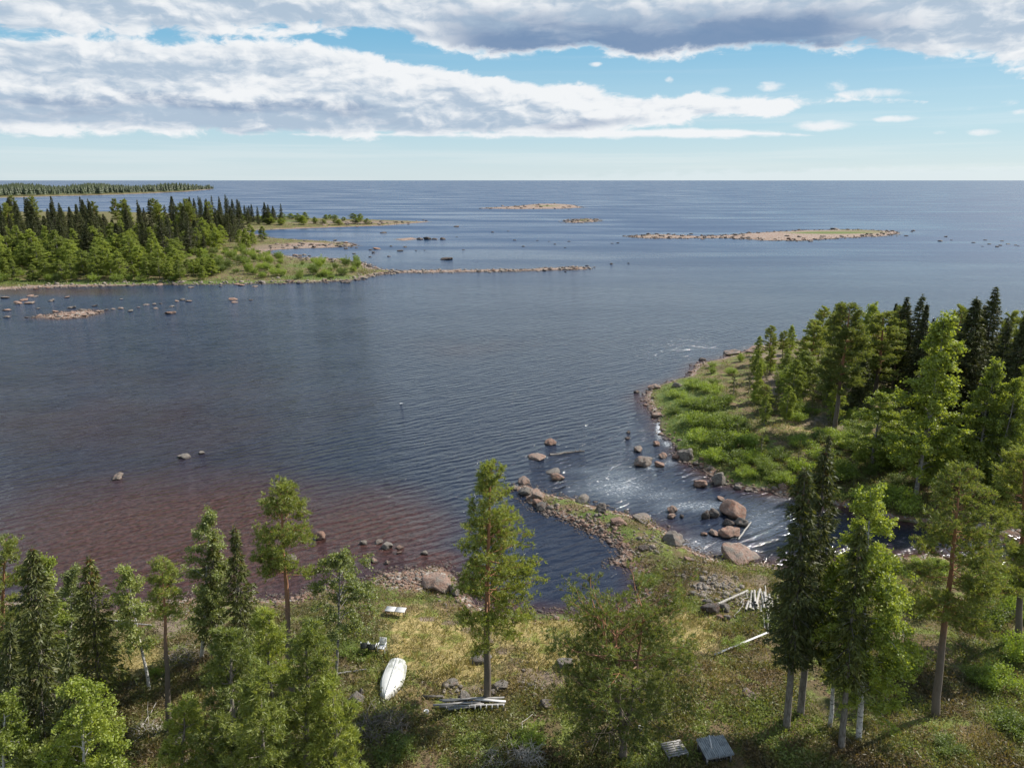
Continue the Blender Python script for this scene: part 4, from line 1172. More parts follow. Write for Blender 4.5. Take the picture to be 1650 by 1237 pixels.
M_TAN = mat_stone('tan_rubble', (0.20, 0.165, 0.135), (0.29, 0.25, 0.21), (0.16, 0.14, 0.12), (0.24, 0.15, 0.11))
M_DARK = mat_stone('dark_stone', (0.060, 0.046, 0.040), (0.105, 0.075, 0.062), (0.07, 0.062, 0.057), (0.12, 0.065, 0.042))
def ico(sub):
    bm = bmesh.new(); bmesh.ops.create_icosphere(bm, subdivisions=sub, radius=1.0)
    V = np.array([v.co[:] for v in bm.verts]); F = np.array([[v.index for v in f.verts] for f in bm.faces]); bm.free()
    return V, F
ICO = {k: ico(k) for k in (1, 2, 3, 4)}
def stone_shape(q, sub, cuts=8, rough=0.12):
    V = ICO[sub][0].copy()
    for k in range(cuts):
        d = unit(q.normal(size=3)); lim = q.uniform(0.55, 0.90)
        p = V @ d
        V = V - np.outer(np.maximum(p - lim, 0) * 0.88, d)
    n = fbm(V[:, 0] * 2.2 + q.uniform(0, 50) + V[:, 2], V[:, 1] * 2.2 - V[:, 2] * 1.3, int(q.integers(0, 99)), 4)
    return V * (1 + rough * 2 * n)[:, None]
def boulder_mesh(seed, mat):
    q = np.random.default_rng(seed)
    g = Geo(); V = stone_shape(q, 4, 14, 0.22); V *= (1 + 0.10 * fbm(V[:, 0] * 6 + V[:, 2] * 4, V[:, 1] * 6 - V[:, 2] * 3, seed, 3))[:, None]; g.add(V, ICO[4][1])
    me = g.mesh('boulder', True); me.materials.append(mat)
    return me
BM = {'pink': [boulder_mesh(200 + k, M_PINK) for k in range(5)], 'grey': [boulder_mesh(220 + k, M_GREY) for k in range(4)], 'dark': [boulder_mesh(240 + k, M_DARK) for k in range(3)]}
BK = [0]
BQ = []
def boulder(px, py, w, h, kind, label, group=None, z=None, loc=None):
    """w, h: seen width and height in photograph pixels; py: the row of its foot"""
    if loc is None:
        b = ground(px, py)
        if b.z < 0.02:
            x, y = at(px, py, 0.0); b = Vector((x, y, 0.0))
        s = px_m(b)
        W = w / s; hz = max(0.22 * W, (h / s) * 0.85 * (0.7 if b.y > 150 else 1))
    else:
        b, W, hz = loc
    BQ.append((w * h * (4 if group is None else 1), b, W, hz, kind, label, group))
def set_boulder(b, W, hz, kind, label, group):
    BK[0] += 1
    ms = BM[kind]
    o = link('boulder', ms[BK[0] % len(ms)])
    o.rotation_euler = (random.uniform(-.25, .25), random.uniform(-.25, .25), random.uniform(0, 6.28))
    o.scale = (W * 0.60, W * random.uniform(0.48, 0.62), hz * 0.72)
    o.location = b + Vector((0, W * 0.35, hz * 0.22))
    tag(o, label, 'boulder', group)
    return o
ROCKS = [
 (187, 773, 18, 10, 'pink', 'lone rounded boulder in the brown shallows, largest of the three far from shore'),
 (295, 739, 20, 6, 'grey', 'flat pale boulder barely above the brown water'),
 (323, 732, 10, 6, 'grey', 'small round boulder beside the flat pale one in the brown water'),
 (889, 717, 18, 12, 'pink', 'pinkish boulder in open water beyond the driftwood log'),
 (865, 741, 26, 8, 'pink', 'low flat pink rock left of the driftwood log'),
 (899, 774, 20, 13, 'pink', 'angular boulder nearest the tip of the spit on its stream side'),
 (893, 764, 24, 6, 'grey', 'thin slab awash behind the angular boulder off the spit'),
 (846, 780, 18, 14, 'pink', 'upright boulder standing in the water just off the spit tip'),
 (829, 789, 12, 8, 'pink', 'small boulder leftmost at the spit tip'),
 (845, 799, 22, 16, 'grey', 'grey-topped boulder at the very tip of the spit'),
 (866, 804, 22, 18, 'pink', 'tall smooth pink boulder just behind the spit tip'),
 (866, 813, 16, 10, 'pink', 'middle-sized boulder below the tall pink one on the spit'),
 (873, 823, 24, 14, 'dark', 'dark broad boulder on the bay side of the spit tip'),
 (938, 812, 26, 10, 'grey', 'flat grey boulder in the grass along the spit'),
 (970, 826, 20, 16, 'grey', 'lichened boulder halfway along the grassy spit'),
 (998, 846, 24, 12, 'pink', 'broad pink boulder in the grass where the spit widens'),
 (1036, 841, 30, 9, 'pink', 'flat pink slab sloping into the stream from the spit'),
 (1087, 878, 30, 20, 'grey', 'big smooth grey boulder on the stream bank of the spit'),
 (1196, 909, 58, 22, 'pink', 'longest brown boulder, whale-backed, on the bank below the stream rocks'),
 (1037, 751, 28, 20, 'pink', 'big brown boulder at the stream mouth with foam at its foot'),
 (1064, 753, 18, 12, 'pink', 'boulder just right of the big brown one at the stream mouth'),
 (1069, 738, 13, 10, 'pink', 'small boulder close to the foam by the point'),
 (1029, 728, 14, 12, 'pink', 'cube-like boulder standing off the point beyond the stream mouth'),
 (1059, 718, 12, 7, 'pink', 'low boulder touching the white foam off the point'),
 (1106, 742, 32, 24, 'grey', 'large rounded grey boulder at the foot of the willow thicket'),
 (1090, 740, 12, 13, 'pink', 'orange boulder leaning against the large grey one by the willows'),
 (1013, 698, 8, 5, 'dark', 'dark stone farther out of two off the point'),
 (1011, 708, 8, 5, 'dark', 'dark stone nearer of two off the point'),
 (1130, 786, 20, 16, 'pink', 'brown boulder at the edge of the stream below the willows'),
 (1160, 782, 22, 24, 'grey', 'upright grey boulder half in the willows on the stream bank'),
 (1190, 789, 14, 9, 'grey', 'mossy low boulder on the stream bank right of the upright grey one'),
 (1208, 792, 14, 7, 'grey', 'pale flat stone at the stream bank right of the mossy one'),
 (1262, 789, 16, 12, 'pink', 'brown boulder on the grassy bank left of the spruce clump tips'),
 (1188, 834, 42, 28, 'pink', 'biggest boulder in the middle of the stream'),
 (1174, 848, 18, 15, 'dark', 'dark boulder under the left side of the biggest stream boulder'),
 (1198, 849, 22, 17, 'grey', 'grey boulder under the right side of the biggest stream boulder'),
 (1178, 866, 32, 17, 'pink', 'flat-topped boulder below the biggest one, with a bleached pole on it'),
 (1138, 836, 14, 18, 'dark', 'split dark boulder, left half, in the stream'),
 (1151, 834, 20, 17, 'dark', 'split dark boulder, right half, in the stream'),
 (1084, 826, 14, 13, 'pink', 'pale-topped boulder alone in the smooth part of the stream'),
 (1083, 835, 13, 9, 'pink', 'boulder just below the pale-topped one in the stream'),
 (1099, 834, 8, 6, 'dark', 'small dark stone right of the pale-topped one in the stream'),
 (1135, 863, 10, 6, 'pink', 'low stone at the left end of the row beside the flat-topped boulder'),
 (1153, 863, 18, 8, 'pink', 'low stone between the flat-topped boulder and the row end'),
 (1164, 806, 14, 6, 'pink', 'pink stone awash above the biggest stream boulder'),
 (704, 952, 44, 24, 'pink', 'big smooth pink boulder on the beach beside the tall pine'),
 (733, 960, 22, 20, 'grey', 'grey-brown boulder right of the big pink one on the beach'),
 (516, 869, 16, 20, 'pink', 'upright orange boulder in the water right of the slim pine crown'),
 (458, 915, 30, 22, 'pink', 'boulder in the water behind the slim pine trunk'),
 (444, 910, 12, 8, 'grey', 'pale stone left of the slim pine trunk in the water'),
 (586, 878, 13, 7, 'grey', 'flat pale stone farthest out above the beach'),
 (610, 876, 12, 7, 'pink', 'orange stone touching the larger one off the beach'),
 (622, 884, 18, 11, 'grey', 'largest stone in the water off the beach'),
 (643, 884, 12, 5, 'pink', 'flat pink stone right of the largest one off the beach'),
 (643, 892, 10, 4, 'pink', 'thin pink stone below the flat one off the beach'),
 (684, 894, 12, 7, 'grey', 'pointed pale stone off the right end of the beach'),
 (602, 906, 12, 6, 'pink', 'orange stone nearest the grey-trunked birch in the water'),
 (623, 909, 9, 7, 'pink', 'round orange stone close to the beach edge'),
 (572, 1133, 26, 16, 'grey', 'angular grey boulder left of the boat bow'),
 (581, 1120, 9, 12, 'grey', 'narrow grey stone standing behind the angular one by the boat'),
 (576, 1140, 16, 10, 'grey', 'grey stone in front of the angular one by the boat'),
 (746, 1134, 20, 25, 'grey', 'pointed grey boulder between the white bucket and the tall pine'),
 (806, 1112, 28, 12, 'grey', 'low grey boulder just right of the tall pine foot'),
 (792, 1122, 16, 9, 'grey', 'small grey boulder touching the tall pine foot'),
 (724, 1108, 24, 10, 'grey', 'flat grey boulder sunk in the lawn between boat and pine'),
 (775, 1070, 34, 16, 'grey', 'broad flat outcrop in the lawn behind the tall pine trunk'),
 (908, 1080, 32, 16, 'grey', 'rounded grey boulder in the lawn left of the many-stemmed pine'),
 (880, 1140, 20, 14, 'grey', 'dark grey stone in the heath right of the lumber'),
 (286, 1204, 22, 15, 'grey', 'grey boulder below the pole-like pine'),
 (310, 1184, 14, 12, 'grey', 'small grey boulder right of the pole-like pine foot'),
 (304, 1236, 18, 10, 'grey', 'pale stone at the bottom edge left of the pine thicket'),
 (1148, 990, 30, 22, 'dark', 'big dark boulder at the lower end of the outlying log'),
 (1170, 986, 20, 14, 'grey', 'boulder between the outlying log and the log pile'),
 (1172, 999, 12, 10, 'grey', 'round bluish stone below the rubble near the log pile'),
 (1160, 998, 14, 9, 'pink', 'pinkish stone left of the round bluish one'),
 (1140, 975, 18, 12, 'grey', 'squarish boulder at the top of the rubble near the logs'),
 (1118, 960, 12, 8, 'grey', 'grey stone in the bare rubble above the logs'),
 (1075, 972, 22, 14, 'grey', 'grey-pink boulder at the inner corner of the bay'),
 (1210, 1126, 22, 10, 'pink', 'low pink stone in the heath at the edge of the spruce shade'),
 (1110, 905, 14, 9, 'pink', 'pink stone on the bare ground where the spit meets the shore'),
 (1040, 888, 20, 10, 'dark', 'dark stone in the hollow halfway along the spit'),
 (1010, 882, 14, 8, 'pink', 'pink stone by the little pool in the spit'),
 (1180, 572, 28, 9, 'pink', 'large sloping rock slab at the seaward tip of the point'),
 (1222, 567, 32, 9, 'pink', 'long pink ledge on the seaward shore of the point'),
 (1132, 581, 11, 6, 'dark', 'dark boulder awash just off the seaward shore of the point'),
 (1055, 627, 18, 9, 'pink', 'brown boulder on the western corner of the point'),
 (1092, 624, 16, 9, 'grey', 'grey boulder in the grass of the western corner of the point'),
 (1026, 633, 9, 5, 'dark', 'small stone awash off the western corner of the point'),
 (1060, 673, 18, 11, 'pink', 'boulder on the shore above the white foam'),
 (1218, 580, 16, 9, 'grey', 'pale boulder in the grass behind the seaward ledge'),
 (717, 419, 20, 7, 'dark', 'large dark boulder alone beyond the breakwater'),
 (377, 488, 10, 5, 'pink', 'lower boulder of the pair right of the near reef'),
 (374, 484, 12, 7, 'pink', 'upper boulder of the pair right of the near reef'),
 (404, 484, 6, 3, 'dark', 'small dark stone right of the pair beyond the near reef'),
 (677, 386.5, 10, 6, 'dark', 'left dark boulder of the row of three by the low pink skerry'),
 (689, 386.5, 15, 7, 'dark', 'long middle boulder of the row of three by the low pink skerry'),
 (701, 386.5, 9, 5, 'dark', 'right boulder of the row of three by the low pink skerry'),
 (713, 386.5, 8, 7, 'dark', 'upright dark boulder right of the row of three'),
 (593, 430, 12, 8, 'dark', 'dark boulder where the breakwater leaves the land'),
 (605, 433, 10, 6, 'pink', 'brown boulder at the root of the breakwater'),
 (608, 402, 14, 5, 'pink', 'flat brown rock off the middle stony tongue'),
 (602, 407.5, 6, 4, 'dark', 'small dark stone below the flat brown rock'),
 (644, 405, 10, 4, 'dark', 'dark boulder right of the flat brown rock'),
 (735, 366, 10, 4, 'dark', 'dark boulder off the end of the far tongue'),
 (617, 376, 10, 3, 'dark', 'flat dark stone in the lagoon below the far tongue'),
 (985, 426, 6, 4, 'dark', 'dark stone off the end of the breakwater'),
 (1013, 425, 4, 3, 'dark', 'smaller dark stone farther right off the breakwater'),
 (1347, 370, 14, 4, 'dark', 'dark boulder on top of the long skerry'),
 (1517, 389, 9, 4, 'dark', 'largest dark stone off the right end of the long skerry'),
]
for (px, py, w, h, k, lab) in ROCKS:
    boulder(px, py, w, h, k, lab)
# reef and shoreline boulders nothing tells apart, by reef
def reef(lst, kind, lab, group):
    for (px, py, w, h) in lst:
        boulder(px, py, w, h, random.choice(kind), lab, group)
reef([(7, 481, 13, 6), (27, 490, 13, 7), (35, 485, 12, 6), (45, 490, 15, 8), (54, 479, 9, 4), (46, 478, 10, 5), (81, 486, 9, 6), (105, 480, 9, 3), (8, 501, 11, 5), (9, 512, 10, 5), (60, 498, 6, 3),
      (88, 503, 10, 5), (112, 497, 14, 4), (132, 501, 14, 5), (112, 506, 12, 6), (124, 508, 11, 5), (145, 507, 12, 6), (150, 494, 10, 4), (135, 510, 10, 5), (105, 510, 9, 4), (95, 511, 8, 4), (155, 503, 8, 4), (162, 502, 7, 4),
      (193, 498, 10, 5), (209, 502, 9, 5), (222, 496, 6, 3), (235, 492, 9, 4), (246, 491, 8, 4), (250, 498, 8, 3), (285, 486, 7, 4), (292, 484, 10, 5), (304, 486, 11, 3), (275, 495, 9, 3), (272, 506, 18, 2),
      (75, 510, 7, 4), (170, 500, 6, 3), (182, 499, 7, 3), (259, 490, 4, 3), (194, 483, 6, 3), (42, 512, 5, 3)],
     ['pink', 'pink', 'grey'], 'reddish boulder of the reef in front of the left-hand wood', 'reef in front of the left-hand wood')
def along(n, xs, ys, size, kinds, lab, group, jit=2.0):
    for i in range(n):
        u = random.random()
        px = np.interp(u, np.linspace(0, 1, len(xs)), xs); py = np.interp(u, np.linspace(0, 1, len(ys)), ys)
        w = random.uniform(*size)
        boulder(px + random.gauss(0, 3), py + random.gauss(0, jit), w, w * random.uniform(.4, .65), random.choice(kinds), lab, group)
along(34, [606, 650, 760, 860, 945], [441, 438, 437, 435, 433], (4, 9), ['pink', 'dark', 'pink', 'grey'], 'boulder of the stony breakwater reaching out from the left', 'breakwater boulders', 1.2)
along(12, [900, 945], [435, 432], (4, 8), ['pink', 'dark'], 'boulder in the wider end of the stony breakwater', 'breakwater end boulders', 1.6)
along(40, [0, 100, 200, 300, 400, 500, 570, 606], [468, 464, 461, 459, 458, 456, 452, 444], (5, 12), ['pink', 'grey', 'dark', 'pink'], 'boulder on the pink shore below the left-hand wood', 'boulders below the left-hand wood', 2.2)
along(40, [430, 480, 530, 575], [400, 394, 393, 396], (4, 9), ['dark', 'pink', 'grey'], 'boulder on the middle stony tongue across the bay', 'boulders on the middle tongue', 3.0)
along(26, [455, 500, 540, 580], [411, 417, 420, 425], (4, 9), ['dark', 'pink', 'grey'], 'boulder on the stony flat behind the breakwater root', 'boulders behind the breakwater', 3.0)
along(34, [520, 580, 640, 692], [362, 361, 360, 358], (3, 7), ['dark', 'pink', 'grey'], 'boulder on the stony end of the far tongue', 'boulders on the far tongue', 2.0)
along(40, [1000, 1080, 1160, 1230, 1300, 1380, 1445], [381, 381, 382, 383, 384, 382, 376], (4, 9), ['dark', 'pink', 'dark'], 'boulder along the long low skerry', 'boulders on the long skerry', 2.4)
along(15, [1450, 1520, 1600, 1650], [378, 382, 392, 398], (3, 7), ['dark'], 'dark stone scattered in the sea off the long skerry', 'stones off the long skerry', 4.0)
along(22, [775, 830, 880, 935], [335, 334, 333, 334], (3, 6), ['grey', 'pink', 'dark'], 'boulder on the outermost low skerry', 'boulders on the outermost skerry', 1.4)
along(14, [912, 940, 966], [357, 355, 356], (3, 7), ['dark', 'pink'], 'boulder of the small reef beyond the long skerry', 'boulders of the small reef', 1.2)
along(13, [730, 800, 870, 960, 1000], [395, 380, 392, 388, 402], (3, 5), ['dark'], 'dark stone scattered in the open shallows beyond the breakwater', 'stones in the shallows', 9.0)
along(10, [560, 600, 650, 700], [398, 415, 400, 410], (3, 6), ['dark'], 'dark stone scattered between the stony tongues', 'stones between the tongues', 8.0)

BQ.sort(key=lambda a: -a[0])
for a in BQ[:296]:
    set_boulder(*a[1:])
def small_boulders():
    g = Geo(); q = np.random.default_rng(31); F = ICO[2][1]
    for a in BQ[296:]:
        _, b, W, hz = a[:4]
        V = stone_shape(q, 2, 6, .15) * (W * .6, W * .55, hz * .72)
        g.add(V + np.array([b.x, b.y + W * .35, b.z + hz * .22]), F)
    o = link('small_boulders', g.mesh('small_boulders', True), M_DARK)
    tag(o, 'small dark stones strewn over the far shallows and skerries', 'stones', kind='stuff')
small_boulders()

# stones too many to count: shingle of every shore
def shingle():
    q = np.random.default_rng(77)
    def band(n, xr, yr, sd_lo, sd_hi, land, size, mats, sub, name, lab, zoff=0.25):
        P = []
        px = q.uniform(*xr, n * 12); py = q.uniform(*yr, n * 12)
        u = (px - 825) / FPX; v = (618.5 - py) / FPX
        yy = CP + v * SP; dd = -SP + v * CP
        t = -(H - 0.25) / dd
        X, Y = u * t, yy * t
        sds = land_sd(X, Y)
        sd = sds[land] if land is not None else sds.max(0)
        ok = (sd > sd_lo) & (sd < sd_hi) & (q.random(len(X)) < np.exp(-np.maximum(sd, 0) / max(sd_hi * 0.5, .1)))
        X, Y = X[ok][:n], Y[ok][:n]
        Z = height(X, Y)
        g = Geo()
        shapes = [stone_shape(q, sub, 5, 0.15) for _ in range(12)]
        F = ICO[sub][1]
        for i in range(len(X)):
            s = q.uniform(*size) * q.choice([0.6, 0.8, 1.0, 1.5], p=[.4, .3, .2, .1])
            a = q.uniform(0, 6.28); ca, sa = math.cos(a), math.sin(a)
            V = shapes[i % 12] * (s * q.uniform(.8, 1.2), s * q.uniform(.7, 1.1), s * q.uniform(.45, .75))
            V = np.column_stack([V[:, 0] * ca - V[:, 1] * sa, V[:, 0] * sa + V[:, 1] * ca, V[:, 2]])
            zz = max(Z[i], -0.25 * s)
            g.add(V + [X[i], Y[i], zz + s * zoff * .5], F)
        o = link(name, g.mesh(name, True), mats)
        tag(o, lab, 'stones', kind='stuff')
    band(2600, (180, 1260), (770, 1010), -0.9, 2.4, 0, (0.07, 0.19), M_PINK, 1, 'shore_stones', 'pink shingle along the near shore and the spit')
    band(500, (1020, 1330), (540, 810), -0.8, 1.6, 1, (0.12, 0.30), M_PINK, 1, 'shore_stones', 'brown shingle rimming the point across the stream')
    band(2400, (-20, 960), (350, 475), -2.5, 7.0, 2, (0.25, 0.55), M_TAN, 1, 'shore_stones', 'pink shingle rimming the left-hand point and breakwater')
    band(900, (1000, 1450), (368, 390), -5.0, 8.0, 6, (0.35, 0.8), M_DARK, 1, 'shore_stones', 'dark rubble on the long low skerry')
    band(420, (770, 970), (326, 360), -6.0, 12.0, None, (0.5, 1.1), M_GREY, 1, 'shore_stones', 'grey rubble on the outer skerries')
    band(160, (50, 170), (495, 515), -1.5, 4.0, 7, (0.2, 0.45), M_PINK, 1, 'shore_stones', 'pink rubble of the reef in front of the left-hand wood')
    RED = (670, 575, 880, 940, 985, 1000, 500)
    # rubble fields on bare ground
    g = Geo(); gr = Geo(); F = ICO[1][1]
    shapes = [stone_shape(q, 1, 5, 0.15) for _ in range(12)]
    for (cx, cy, rx, ry, n, s0) in [(1150, 945, 38, 22, 260, .13), (1195, 965, 26, 16, 110, .14), (1120, 915, 34, 16, 110, .10), (670, 935, 70, 14, 420, .10), (500, 960, 50, 8, 120, .10), (230, 965, 24, 14, 60, .14), (850, 1105, 40, 14, 60, .08),
                                    (735, 1112, 34, 12, 40, .12), (575, 950, 40, 10, 120, .09), (880, 822, 26, 12, 160, .13), (940, 840, 44, 16, 260, .12), (985, 862, 30, 14, 140, .12), (1050, 870, 30, 16, 90, .12), (1000, 890, 16, 12, 60, .10), (1040, 890, 30, 10, 40, .12)]:
        for i in range(n):
            b = ground(cx + q.normal(0, rx * .5), cy + q.normal(0, ry * .5))
            if b.z < -0.1: continue
            s = s0 * min(2.4, math.exp(q.normal(-.25, .5))); a = q.uniform(0, 6.28); ca, sa = math.cos(a), math.sin(a)
            V = shapes[i % 12] * (s * q.uniform(.8, 1.3), s, s * q.uniform(.5, .8))
            V = np.column_stack([V[:, 0] * ca - V[:, 1] * sa, V[:, 0] * sa + V[:, 1] * ca, V[:, 2]])
            (gr if cx in RED else g).add(V + [b.x, b.y, b.z + s * .2], F)
    o = link('rubble', gr.mesh('red_rubble', True), M_PINK)
    tag(o, 'reddish rubble of the beach and the stone spit', 'stones', kind='stuff')
    o = link('rubble', g.mesh('rubble', True), M_TAN)
    tag(o, 'loose grey rubble on the bare ground and beach of the near shore', 'stones', kind='stuff')
shingle()

# ------------------------------------------------------------------ ground cover (uncountable)
def ground_cover():
    q = np.random.default_rng(99)
    heath, straw, green = Geo(), Geo(), Geo()
    def clumps(n, xr, yr, scale):
        px = q.uniform(*xr, n); py = q.uniform(*yr, n)
        B = np.array([ground(a, b)[:] for a, b in zip(px, py)])
        sds = land_sd(B[:, 0], B[:, 1]); sd = sds.max(0)
        cv = cover(B[:, 0], B[:, 1], B[:, 2], sds)
        nz = fbm(B[:, 0] / 2.2, B[:, 1] / 2.2, 5, 4)
        hB, sB, gB = [], [], []
        for i in range(n):
            if sd[i] < 0.4 or B[i, 2] < 0.05: continue
            st, gr, gn, ba = cv[i]
            if gr > .6 and q.random() < gr: continue
            if gn > .35 + q.uniform(-.2, .3): gB.append(B[i])
            elif st > .35 + q.uniform(-.25, .35): sB.append(B[i])
            elif ba > .5: continue
            elif nz[i] > -0.16: hB.append(B[i])
        for lst, geo, k, hh, ww, spread in ((hB, heath, 22, (.09, .19), .065, .30), (sB, straw, 10, (.18, .42), .045, .22), (gB, green, 11, (.16, .38), .05, .24)):
            if not lst: continue
            L = np.array(lst); m_ = len(L)
            sc = q.uniform(.6, 1.5, m_) * scale
            P = np.repeat(L, k, 0) + np.column_stack([q.normal(0, spread, m_ * k), q.normal(0, spread, m_ * k), np.zeros(m_ * k)]) * np.repeat(sc, k)[:, None]
            D = unit(np.column_stack([q.normal(0, .55, m_ * k), q.normal(0, .55, m_ * k), np.ones(m_ * k)]))
            ln = q.uniform(*hh, m_ * k) * np.repeat(sc, k)
            if geo is heath:
                P[:, 2] += q.uniform(0, .22, m_ * k) * np.repeat(sc, k)
                D = unit(q.normal(0, 1, (m_ * k, 3)) + [0, 0, .4])
                geo.leaves(P, D, ln, q.uniform(.5, 1, m_ * k) * ww * np.repeat(sc, k), q)
            else:
                P[:, 2] -= .03
                geo.blades(P, D, ln, q.uniform(.6, 1.2, m_ * k) * ww * np.repeat(sc, k), q)
    clumps(22000, (-60, 1720), (905, 1330), 1.0)
    clumps(2200, (830, 1300), (780, 1010), 0.9)
    clumps(6500, (1030, 1680), (560, 850), 1.25)
    clumps(3500, (-30, 620), (350, 470), 2.6)
    for nm, geo, mt, lab, cat in (('heath', heath, M_HEATH, 'low olive-brown bilberry and heather heath covering the ground', 'heath'), ('dry_grass', straw, M_STRAW, 'straw-coloured dry grass of the lawn and flats', 'grass'),
                                  ('green_grass', green, M_GRASS, 'fresh green grass along the shores and spit', 'grass')):
        o = link(nm, geo.mesh(nm), mt); tag(o, lab, cat, kind='stuff')
ground_cover()

# ------------------------------------------------------------------ things people left on the near shore
def flat_mat(name, a, b, scale=6.0, stretch=(1, 1, 1), rough=0.7, metal=0.0, spec=0.3):
    m, g = new_mat(name)
    tc = g.node('ShaderNodeTexCoord')
    n = g.noise(g.mapping(tc.outputs['Object'], stretch), scale, 5, 0.65)
    c = g.mix(g.mr(n, 0.35, 0.65), a, b)
    out_surf(g, principled(g, c, rough, bump(g, n, 0.25, 0.01), spec, Metallic=metal))
    return m
W_WHITE = flat_mat('bleached_wood', (0.20, 0.185, 0.165), (0.38, 0.355, 0.325), 9, (1, 1, 1))
W_GREY = flat_mat('weathered_planks', (0.13, 0.125, 0.12), (0.27, 0.26, 0.25), 6, (0.4, 4, 4))
W_PALE = flat_mat('pale_painted_planks', (0.36, 0.355, 0.35), (0.52, 0.51, 0.50), 5, (0.5, 4, 4))
W_DARK = flat_mat('dark_old_wood', (0.045, 0.04, 0.036), (0.10, 0.09, 0.08), 6, (0.5, 4, 4))
P_WHITE = flat_mat('white_plastic', (0.50, 0.50, 0.50), (0.62, 0.62, 0.62), 4, rough=.45)
P_DARK = flat_mat('dark_green_plastic', (0.022, 0.026, 0.024), (0.045, 0.05, 0.047), 4, rough=.45)
P_RIM = flat_mat('faded_edges', (0.32, 0.33, 0.32), (0.5, 0.5, 0.49), 4)
def mat_hull():
    m, g = new_mat('white_gelcoat')
    tc = g.node('ShaderNodeTexCoord')
    n = g.noise(g.mapping(tc.outputs['Object'], (0.9, 2.4, 1)), 2.6, 7, 0.7)
    s = g.node('ShaderNodeSeparateXYZ'); g.nt.links.new(tc.outputs['Object'], s.inputs[0])
    dirt = g.m('MULTIPLY', g.mr(n, 0.42, 0.56), g.mr(s.outputs[0], 0.2, 1.7, 1.0, 0.10))      # algae and grime on the stern half
    c = g.mix(g.m('MULTIPLY', dirt, 0.85), (0.50, 0.50, 0.48), (0.15, 0.16, 0.125))
    c = g.mix(g.m('MULTIPLY', g.mr(s.outputs[2], 0.0, 0.25, 1.0, 0.0), 0.45), c, (0.30, 0.29, 0.24))
    out_surf(g, principled(g, c, 0.4, None, 0.4))
    return m
def empty(name, loc, label, cat, rz=0.0, group=None):
    o = bpy.data.objects.new(name, None); C.objects.link(o); o.empty_display_size = .2
    o.location = loc; o.rotation_euler = (0, 0, rz)
    tag(o, label, cat, group)
    return o
def part(name, geo, mat, parent, sm=False):
    return link(name, geo.mesh(name, sm), mat, parent)

def boat():
    st = ground(641, 1077); bw = ground(621, 1129)
    d = bw - st; L = 3.1; rz = math.atan2(d.y, d.x)
    mid = (st + bw) / 2
    c0 = mid - Vector((math.cos(rz), math.sin(rz), 0)) * L / 2
    o = empty('rowing_boat', (c0.x, c0.y, float(height(mid.x, mid.y)[0]) + 0.08), 'white rowing boat lying upside down on the grass', 'boat', rz)
    n, k = 25, 21
    S = np.linspace(0, 1, n)
    beam = 0.64 * np.where(S < .42, 0.80 + 0.20 * np.sin(S / .42 * np.pi / 2), np.maximum(np.cos((S - .42) / .58 * np.pi / 2), 0) ** 0.72)
    depth = 0.50 - 0.02 * S + 0.0 * S
    sheer = 0.10 * S ** 2                                     # the gunwale rises at the bow, so it dips to the ground when turned over
    V = []
    for s, b, dp, sh in zip(S, beam, depth, sheer):
        a = np.linspace(-np.pi / 2, np.pi / 2, k)
        y = np.sign(np.sin(a)) * np.abs(np.sin(a)) ** 0.80 * max(b, 0.012)
        z = np.abs(np.cos(a)) ** 0.62 * (dp - 0.30 * max(0, s - .72) ** 1.5) - sh * 0.4
        x = np.full(k, s * L) + 0.16 * s ** 3 * (1 - np.abs(np.cos(a)))
        V.append(np.column_stack([x, y, z]))
    V = np.array(V)
    g = Geo()
    i = np.arange(n - 1)[:, None]; j = np.arange(k - 1)[None, :]
    a = i * k + j
    g.add(V.reshape(-1, 3), np.stack([a, a + 1, a + k + 1, a + k], -1).reshape(-1, 4))
    ctr = np.array([[0, 0, 0.1]])
    g.add(np.vstack([V[0], ctr]), np.array([[j_, k, j_ + 1] for j_ in range(k - 1)]))
    part('hull', g, mat_hull(), o, True)
    for sgn in (-1, 1):
        g = Geo(); g.tube(V[1:-1, k // 2 + sgn * 5] + [0, sgn * .006, .006], np.full(n - 2, .012), 5); part('strake', g, P_RIM, o, True)
    g = Geo()
    keel = V[:, k // 2]
    for q_ in range(0, n - 1):
        p0, p1 = keel[q_], keel[q_ + 1]
        dd = p1 - p0
        box(g, (p0 + p1) / 2 + [0, 0, 0.012], np.linalg.norm(dd) * 1.02, 0.045, 0.05, Matrix.Rotation(-math.atan2(dd[2], dd[0]), 3, 'Y'))
    part('keel', g, P_RIM, o)
    for sgn, col in ((-1, 0), (1, k - 1)):
        g = Geo(); g.tube(V[:, col] + [0, sgn * 0.015, 0.02], np.full(n, 0.028), 6)
        part('gunwale', g, P_RIM, o, True)
boat()

def chair(px, py, rz, mat, label, group):
    b = ground(px, py)
    o = empty('garden_chair', b, label, 'chair', rz, group); o.scale = (.88, .88, .88)
    g = Geo()
    for y in np.linspace(-.2, .2, 5): box(g, (0, y, .42), .46, .075, .03)
    part('seat', g, mat, o)
    g = Geo()
    T = Matrix.Rotation(R(14), 3, 'X')
    for z in (.50, .60, .70, .80, .90): box(g, (0, -.24 - (z - .45) * .22, z), .44, .028, .070, T)
    for x in (-.23, .23): box(g, (x, -.24 - .055, .70), .035, .035, .50, T)
    part('backrest', g, mat, o)
    for x in (-.23, .23):
        g = Geo(); box(g, (x * 1.08, -.02, .64), .055, .46, .028); part('armrest', g, mat if mat is P_WHITE else P_RIM, o)
        for y in (-.21, .21):
            g = Geo(); g.tube([[x * 1.12, y * 1.08, 0], [x * 1.06, y, .64]], [.026, .024], 6); part('leg', g, mat, o)
chair(588, 1049, R(8), P_DARK, 'dark slatted garden chair at the left end of the row of three', 'garden chairs')
chair(601, 1051, R(-4), P_DARK, 'dark slatted garden chair next to the white one', 'garden chairs')
